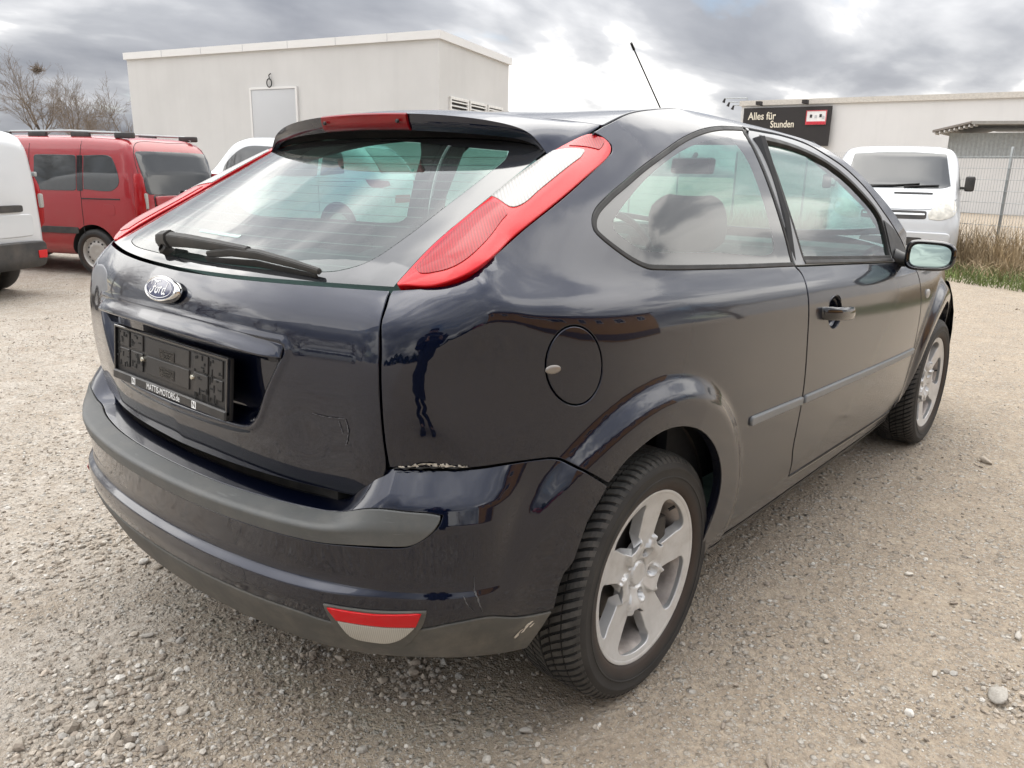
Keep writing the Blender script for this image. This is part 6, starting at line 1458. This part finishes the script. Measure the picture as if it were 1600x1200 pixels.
def white_van():
    K = [(0, .40, 1.62, .74), (.02, .34, 1.72, .80), (.08, .30, 1.79, .845), (.3, .28, 1.825, .87), (2.3, .27, 1.83, .87), (2.8, .27, 1.72, .87), (3.4, .27, 1.2, .865), (4.2, .28, .95, .8), (4.33, .35, .65, .55)]
    v, body, bv = loft_vehicle('white_van', st_interp(K), MT['whitepaint'], tum=.12); cut_arches(body, (.72, 3.40)); tag(v, 'white panel van cut off at the left edge, rear corner with red lamp', 'van')
    vp('rear_bumper', bv, 'B', rrect(-.76, .76, .34, .60, .05), MT['vanplastic'], v, off=.055, depth=.06, r=.02)
    for md, s_ in (('L', 1), ('R', -1)):
        vp('bumper_corner', bv, md, rrect(.05, .42, .34, .60, .04), MT['vanplastic'], v, off=.03, depth=.03, r=.015)
        vp('corner_reflector', bv, 'B', rrect(*sorted((s_*.62, s_*.74)), .42, .50, .01), MT['redrim'], v, off=.062)
        vp('side_glazing', bv, md, [[(.16, 1.16), (.30, 1.60)], [(.30, 1.60), (.75, 1.62)], [(.75, 1.62), (.75, 1.14)], [(.75, 1.14), (.16, 1.16)]], MT['gloss_black'], v)
        bm = bmesh.new(); rings = []
        for z, a, b in ((.74, .03, .02), (.80, .06, .045), (1.0, .07, .055), (1.2, .06, .045), (1.30, .03, .02)):
            c = Vector((.075, s_*(.82-.012*(z > 1.)), z)); rings.append([bm.verts.new(c+Vector((-math.cos(t)*a*1.2, math.sin(t)*b*s_*1.2, 0))) for t in np.linspace(0, 2*math.pi, 16, endpoint=False)])
        for A, B_ in zip(rings, rings[1:]):
            for k in range(16): bm.faces.new((A[k], A[(k+1) % 16], B_[(k+1) % 16], B_[k]))
        bm.faces.new(rings[0]); bm.faces.new(rings[-1]); bmesh.ops.recalc_face_normals(bm, faces=bm.faces[:]); lm = bm_obj('tail_lamp', bm, MT['red'], v)
        bm = bmesh.new(); box(bm, (.005, s_*.815, 1.04), (.05, .06, .16), .02); bm_obj('reversing_lens', bm, MT['white_lens'], lm)
        bm = bmesh.new(); box(bm, (.03, s_*.80, 1.33), (.05, .04, .05), .01); bm_obj('hinge', bm, MT['galv'], v)
        for x in (.72, 3.40): road_wheel(v, (x, s_*.77, .31), s_ > 0, 'cap')
    seam(v, bv, 'B', [(.05, .6), (.05, 1.74)]); vp('door_handle_strip', bv, 'B', rrect(-.52, -.02, .93, 1.0, .02), MT['vanplastic'], v, off=.02, depth=.02)
    vp('door_pressing', bv, 'B', rrect(-.66, .0, .66, .90, .05), MT['whitepaint'], v, off=.008, depth=.006, r=.012); vp('door_pressing', bv, 'B', rrect(.10, .66, .66, .90, .05), MT['whitepaint'], v, off=.008, depth=.006, r=.012)
    return v
def white_hatch():
    K = [(0, .45, .95, .62), (.03, .36, 1.02, .74), (.10, .30, 1.12, .82), (.28, .28, 1.34, .86), (.55, .26, 1.50, .88), (1.0, .25, 1.57, .885), (2.7, .25, 1.585, .885), (3.0, .25, 1.52, .88), (3.45, .25, 1.12, .875), (3.75, .26, 1.0, .86), (4.1, .30, .85, .74), (4.2, .36, .6, .5)]
    v, body, bv = loft_vehicle('white_hatchback', st_interp(K), MT['whitepaint2'], tum=.20); cut_arches(body, (.75, 3.35)); tag(v, 'white compact car behind, mostly seen through the rear window glass', 'car')
    vp('rear_window', bv, 'B', [[(-.55, 1.09), (-.50, 1.40), (-.42, 1.45)], [(-.42, 1.45), (.42, 1.45)], [(.42, 1.45), (.50, 1.40), (.55, 1.09)], [(.55, 1.09), (-.55, 1.09)]], MT['privacy'], v)
    for s_, md in ((1, 'L'), (-1, 'R')):
        vp('tail_lamp', bv, 'B', [[(s_*.42, .92), (s_*.44, .985)], [(s_*.44, .985), (s_*.80, 1.0)], [(s_*.80, 1.0), (s_*.78, .90), (s_*.42, .92)]][::1], MT['brakelens'], v, off=.008)
        vp('side_window', bv, md, [[(.62, 1.08), (.72, 1.36), (1.05, 1.42)], [(1.05, 1.42), (1.08, 1.04)], [(1.08, 1.04), (.62, 1.08)]], MT['privacy'], v)
        vp('side_window', bv, md, rrect(1.14, 1.95, 1.03, 1.44, .03), MT['privacy'], v); vp('side_window', bv, md, [[(2.02, 1.02), (2.02, 1.44)], [(2.02, 1.44), (2.7, 1.42), (3.1, 1.14), (3.12, 1.0)], [(3.12, 1.0), (2.02, 1.02)]], MT['privacy'], v)
        for x in (.75, 3.35): road_wheel(v, (x, s_*.775, .31), s_ > 0, 'cap')
    seam(v, bv, 'L', [(1.10, .5), (1.11, 1.0)]); seam(v, bv, 'L', [(1.12, .96), (.4, .97)])
    vp('plate_recess', bv, 'B', rrect(-.38, .38, .64, .80, .05), MT['whitepaint2'], v, off=.006, r=.01); vp('number_plate', bv, 'B', rrect(-.26, .26, .67, .78, .008), MT['platered'], v, off=.018)
    bm = bmesh.new(); box(bm, (0, 0, 0), (.02, .07, .10), .02); bm_obj('emblem', bm, MT['chrome'], v).location = (.06, 0, .96)
    return v
def white_van_front():
    # x = 0 at the tail, nose towards +x
    K = [(0, .36, 1.75, .80), (.06, .32, 1.87, .86), (.3, .28, 1.93, .90), (3.2, .27, 1.94, .905), (3.5, .27, 1.91, .90), (3.7, .27, 1.84, .90), (4.22, .27, 1.32, .89), (4.30, .27, 1.25, .885), (4.62, .28, 1.06, .86), (4.74, .30, .92, .82), (4.80, .34, .72, .72)]
    v, body, bv = loft_vehicle('white_transporter', st_interp(K, .05), MT['whitepaint'], tum=.16); cut_arches(body, (.85, 3.85)); tag(v, 'white transporter van facing the camera beyond the door mirror', 'van')
    vp('windscreen', bv, 'F', [[(-.70, 1.30), (-.66, 1.55), (-.62, 1.80)], [(-.62, 1.80), (0, 1.835), (.62, 1.80)], [(.62, 1.80), (.66, 1.55), (.70, 1.30)], [(.70, 1.30), (.6, 1.265), (0, 1.255), (-.6, 1.265), (-.70, 1.30)]], MT['vanglass'], v, off=.006)
    bm = bmesh.new(); tube(bm, [(4.30, -.55, 1.285), (4.28, -.05, 1.30), (4.24, .30, 1.33)], .012, 6); bm_obj('wiper', bm, MT['rubber'], v); bm = bmesh.new(); tube(bm, [(4.30, .10, 1.285), (4.26, .55, 1.31)], .012, 6); bm_obj('wiper', bm, MT['rubber'], v)
    vp('scuttle_vent', bv, 'F', rrect(-.02, .48, 1.165, 1.195, .008), MT['shadow'], v, off=.006)
    vp('grille', bv, 'F', rrect(-.42, .42, .80, .92, .03), MT['vanplastic'], v, off=.006); vp('grille_bar', bv, 'F', rrect(-.40, .40, .855, .88, .008), MT['chrome'], v, off=.014)
    vp('front_bumper', bv, 'F', rrect(-.74, .74, .34, .60, .06), MT['whitepaint'], v, off=.04, depth=.04, r=.02); vp('lower_grille', bv, 'F', rrect(-.40, .40, .40, .52, .03), MT['vanplastic'], v, off=.046)
    for s_, md in ((1, 'L'), (-1, 'R')):
        vp('headlamp', bv, 'F', [[(s_*.46, .80), (s_*.44, .88), (s_*.55, 1.02), (s_*.68, 1.09), (s_*.76, 1.08)], [(s_*.76, 1.08), (s_*.80, .98), (s_*.76, .86), (s_*.60, .79), (s_*.46, .80)]], MT['headlamp'], v, off=.008)
        vp('side_window', bv, md, [[(2.9, 1.28), (2.9, 1.74)], [(2.9, 1.74), (3.5, 1.72), (3.85, 1.40), (3.9, 1.26)], [(3.9, 1.26), (2.9, 1.28)]], MT['vanglass'], v)
        mo = empty('door_mirror', (3.86, s_*.965, 1.34), 0, v); mo.scale = (.85, .75, .85); bm = bmesh.new(); box(bm, (0, 0, 0), (.13, .17, .28), .05, seg=3); bm_obj('mirror_shell', bm, MT['vanplastic'], mo); bm = bmesh.new(); box(bm, (.0, -s_*.12, -.08), (.06, .16, .05), .015); bm_obj('mirror_arm', bm, MT['vanplastic'], mo)
        for x in (.85, 3.85): road_wheel(v, (x, s_*.80, .325), s_ > 0, 'cap', .325)
    seam(v, bv, 'F', [(-.80, 1.10), (-.5, .96), (0, .94), (.5, .96), (.80, 1.10)])
    return v
def build_vehicles():
    def put(v, wheel_or_origin, h): v.location = (*wheel_or_origin, ZG); v.rotation_euler = (0, 0, R_(h))
    def org(P, h, x, y): h = R_(h); return (P[0]-x*math.cos(h)+y*math.sin(h), P[1]-x*math.sin(h)-y*math.cos(h))
    rv = red_van(); put(rv, org((2.92, 9.33), 115, .74, .85), 115)
    wv = white_van(); put(wv, (1.22, 7.93), 120)
    wc = white_hatch(); put(wc, (8.85, 10.0), 110); wc.scale = (1.10, 1.10, 1.27)
    tv = white_van_front(); tv.scale = (1.06, 1.18, 1.06); put(tv, org((12.75, 2.22), 197, 4.8*1.06, 0), 197)
    # vehicles that only show as mirror images in the paint
    for src, az, d, rz, lab in ((wc, 153, 26, 60, 'white car mirrored in the tailgate paint'), (wc, 160, 33, 75, 'second white car mirrored in the tailgate, farther off'), (wv, 118, 12, 200, 'white van mirrored beside the oval badge'), (rv, -112, 30, 20, 'red van mirrored below the ochre house')):
        c = copy_tree(src); c.location = (d*math.cos(R_(az))-.7, d*math.sin(R_(az))-.3, ZG); c.rotation_euler = (0, 0, R_(rz)); c['label'] = lab
# ------------------------------------------------------------------ the photographer, who shows as a mirror image in the rear corner
def build_person():
    pr = empty('person', (-1.93, -2.05, float(ground_h(np.array(-1.93), np.array(-2.05)))), YAW); tag(pr, 'person in a long dark hooded coat and knit cap holding up a phone', 'person')
    skin = simple('skin', (.42, .26, .19), .5, var=.08); coat = simple('dark_coat', (.012, .014, .024), .8, bump=.2, bscale=90); fur = simple('hood_fur', (.045, .035, .028), .95, var=.5, bump=.8, bscale=160); trous = simple('dark_trousers', (.015, .016, .02), .85); cap = simple('knit_cap', (.02, .02, .024), .95, bump=.6, bscale=120)
    V = {'pel': (0, 0, .93, .145), 'bel': (.01, 0, 1.08, .13), 'che': (.0, 0, 1.28, .135), 'nec': (-.005, 0, 1.44, .055), 'jaw': (.025, 0, 1.51, .062), 'hea': (.015, 0, 1.585, .088), 'cro': (0, 0, 1.655, .07)}
    for s_, k in ((1, 'l'), (-1, 'r')):
        V.update({k+'sho': (-.01, s_*.17, 1.385, .062), k+'elb': (.03, s_*.245, 1.12, .045), k+'wri': (.27, s_*.115, 1.235, .027), k+'pal': (.335, s_*.088, 1.26, .024),
                  k+'hip': (0, s_*.095, .88, .092), k+'kne': (.03, s_*.10, .49, .058), k+'ank': (-.01, s_*.105, .09, .042), k+'toe': (.17, s_*.125, .035, .034)})
        for i in range(4):
            z = 1.292-.021*i; V[k+'f%da' % i] = (.352, s_*(.098-.002*i), z, .0095); V[k+'f%db' % i] = (.372, s_*.084, z+.004, .0085); V[k+'f%dc' % i] = (.366, s_*.066, z+.004, .0078)
        V[k+'ta'] = (.335, s_*.07, 1.285, .0105); V[k+'tb'] = (.328, s_*.045, 1.30, .009)
    E = [('pel', 'bel'), ('bel', 'che'), ('che', 'nec'), ('nec', 'jaw'), ('jaw', 'hea'), ('hea', 'cro')]
    for k in 'lr':
        E += [('che', k+'sho'), (k+'sho', k+'elb'), (k+'elb', k+'wri'), (k+'wri', k+'pal'), ('pel', k+'hip'), (k+'hip', k+'kne'), (k+'kne', k+'ank'), (k+'ank', k+'toe'), (k+'pal', k+'ta'), (k+'ta', k+'tb')]
        for i in range(4): E += [(k+'pal', k+'f%da' % i), (k+'f%da' % i, k+'f%db' % i), (k+'f%db' % i, k+'f%dc' % i)]
    names = list(V); idx = {n: i for i, n in enumerate(names)}
    me = bpy.data.meshes.new('body'); me.from_pydata([V[n][:3] for n in names], [(idx[a], idx[b]) for a, b in E], []); o = link(bpy.data.objects.new('body', me), pr)
    o.modifiers.new('skin', 'SKIN'); sub = o.modifiers.new('sub', 'SUBSURF'); sub.levels = 2; sub.render_levels = 2
    for i, n in enumerate(names): d = me.skin_vertices[0].data[i]; d.radius = (V[n][3], V[n][3]); d.use_root = n == 'pel'
    dg = bpy.context.evaluated_depsgraph_get(); m2 = bpy.data.meshes.new_from_object(o.evaluated_get(dg)); o.modifiers.clear(); o.data = m2; m2.materials.clear(); m2.materials.append(skin); m2.polygons.foreach_set('use_smooth', [True]*len(m2.polygons))
    def ringloft(name, secs, mat, n=28, cap_=False):
        bm = bmesh.new(); rings = []
        for x, y, z, a, b, *t in secs:
            tx = t[0] if t else 0.
            rings.append([bm.verts.new((x+a*math.cos(q), y+b*math.sin(q), z+tx*math.cos(q))) for q in np.linspace(0, 2*math.pi, n, endpoint=False)])
        for A, B_ in zip(rings, rings[1:]):
            for k in range(n): bm.faces.new((A[k], A[(k+1) % n], B_[(k+1) % n], B_[k]))
        if cap_: bm.faces.new(rings[-1])
        bmesh.ops.recalc_face_normals(bm, faces=bm.faces[:]); return bm_obj(name, bm, mat, pr, sharp=70)
    ringloft('coat', [(0, 0, .50, .20, .27), (0, 0, .72, .185, .25), (0, 0, .95, .175, .225), (.01, 0, 1.10, .165, .21), (.0, 0, 1.28, .165, .225), (-.01, 0, 1.38, .13, .215), (-.01, 0, 1.44, .085, .12), (0, 0, 1.47, .07, .075)], coat)
    for s_ in (1, -1):
        bm = bmesh.new(); tube(bm, [(-.01, s_*.16, 1.38), (.0, s_*.215, 1.27), (.03, s_*.25, 1.115), (.13, s_*.19, 1.165), (.265, s_*.118, 1.235)], [.08, .075, .068, .058, .046], 16); bm_obj('coat_sleeve', bm, coat, pr)
        bm = bmesh.new(); tube(bm, [(0, s_*.095, .85), (.03, s_*.10, .49), (-.01, s_*.105, .08)], [.105, .075, .062], 16); bm_obj('trouser_leg', bm, trous, pr)
        bm = bmesh.new(); box(bm, (.06, s_*.115, .045), (.27, .095, .09), .03, seg=3); bm_obj('shoe', bm, MT['rubber'], pr)
    bm = bmesh.new(); tube(bm, [(.085*math.cos(a)-.01, .125*math.sin(a), 1.455+.02*math.cos(a)) for a in np.linspace(0, 2*math.pi, 28)], .042, 10, False); bm_obj('fur_collar', bm, fur, pr)
    ringloft('knit_cap', [(.012, 0, 1.60, .103, .088), (.010, 0, 1.635, .106, .091), (.005, 0, 1.68, .095, .082), (0, 0, 1.715, .06, .055), (0, 0, 1.728, .01, .01)], cap, cap_=True)
    # face: eyes, nose, mouth, ears
    for s_ in (1, -1):
        bm = bmesh.new(); bmesh.ops.create_uvsphere(bm, u_segments=12, v_segments=8, radius=.011); bm_obj('eye', bm, MT['white_print'], pr).location = (.098, s_*.031, 1.578)
        bm = bmesh.new(); bmesh.ops.create_uvsphere(bm, u_segments=10, v_segments=6, radius=.0055); bm_obj('pupil', bm, MT['black'], pr).location = (.1055, s_*.031, 1.578)
        bm = bmesh.new(); bmesh.ops.create_uvsphere(bm, u_segments=12, v_segments=8, radius=1); bmesh.ops.scale(bm, vec=(.018, .008, .03), verts=bm.verts); bm_obj('ear', bm, skin, pr).location = (.005, s_*.088, 1.565)
    bm = bmesh.new(); tube(bm, [(.098, 0, 1.583), (.110, 0, 1.56), (.116, 0, 1.542), (.098, 0, 1.536)], [.007, .009, .012, .008], 10); bm_obj('nose', bm, skin, pr)
    bm = bmesh.new(); tube(bm, [(.082, -.022, 1.512), (.093, 0, 1.510), (.082, .022, 1.512)], [.003, .0055, .003], 8); bm_obj('mouth', bm, simple('lips', (.36, .13, .11), .5), pr)
    ph = empty('phone', (-1.5692, -1.7413, 1.2714), YAW); tag(ph, 'black phone held upright in both hands', 'phone'); bm = bmesh.new(); box(bm, (-.085, 0, .0), (.008, .148, .072), .004); bm_obj('phone_body', bm, MT['gloss_black'], ph)
car, F_rear, F_side, onR = build_car()
car_rest(car, F_rear, F_side)
build_vehicles()
build_person()
for o in bpy.data.objects:
    if '_n' in o: del o['_n']
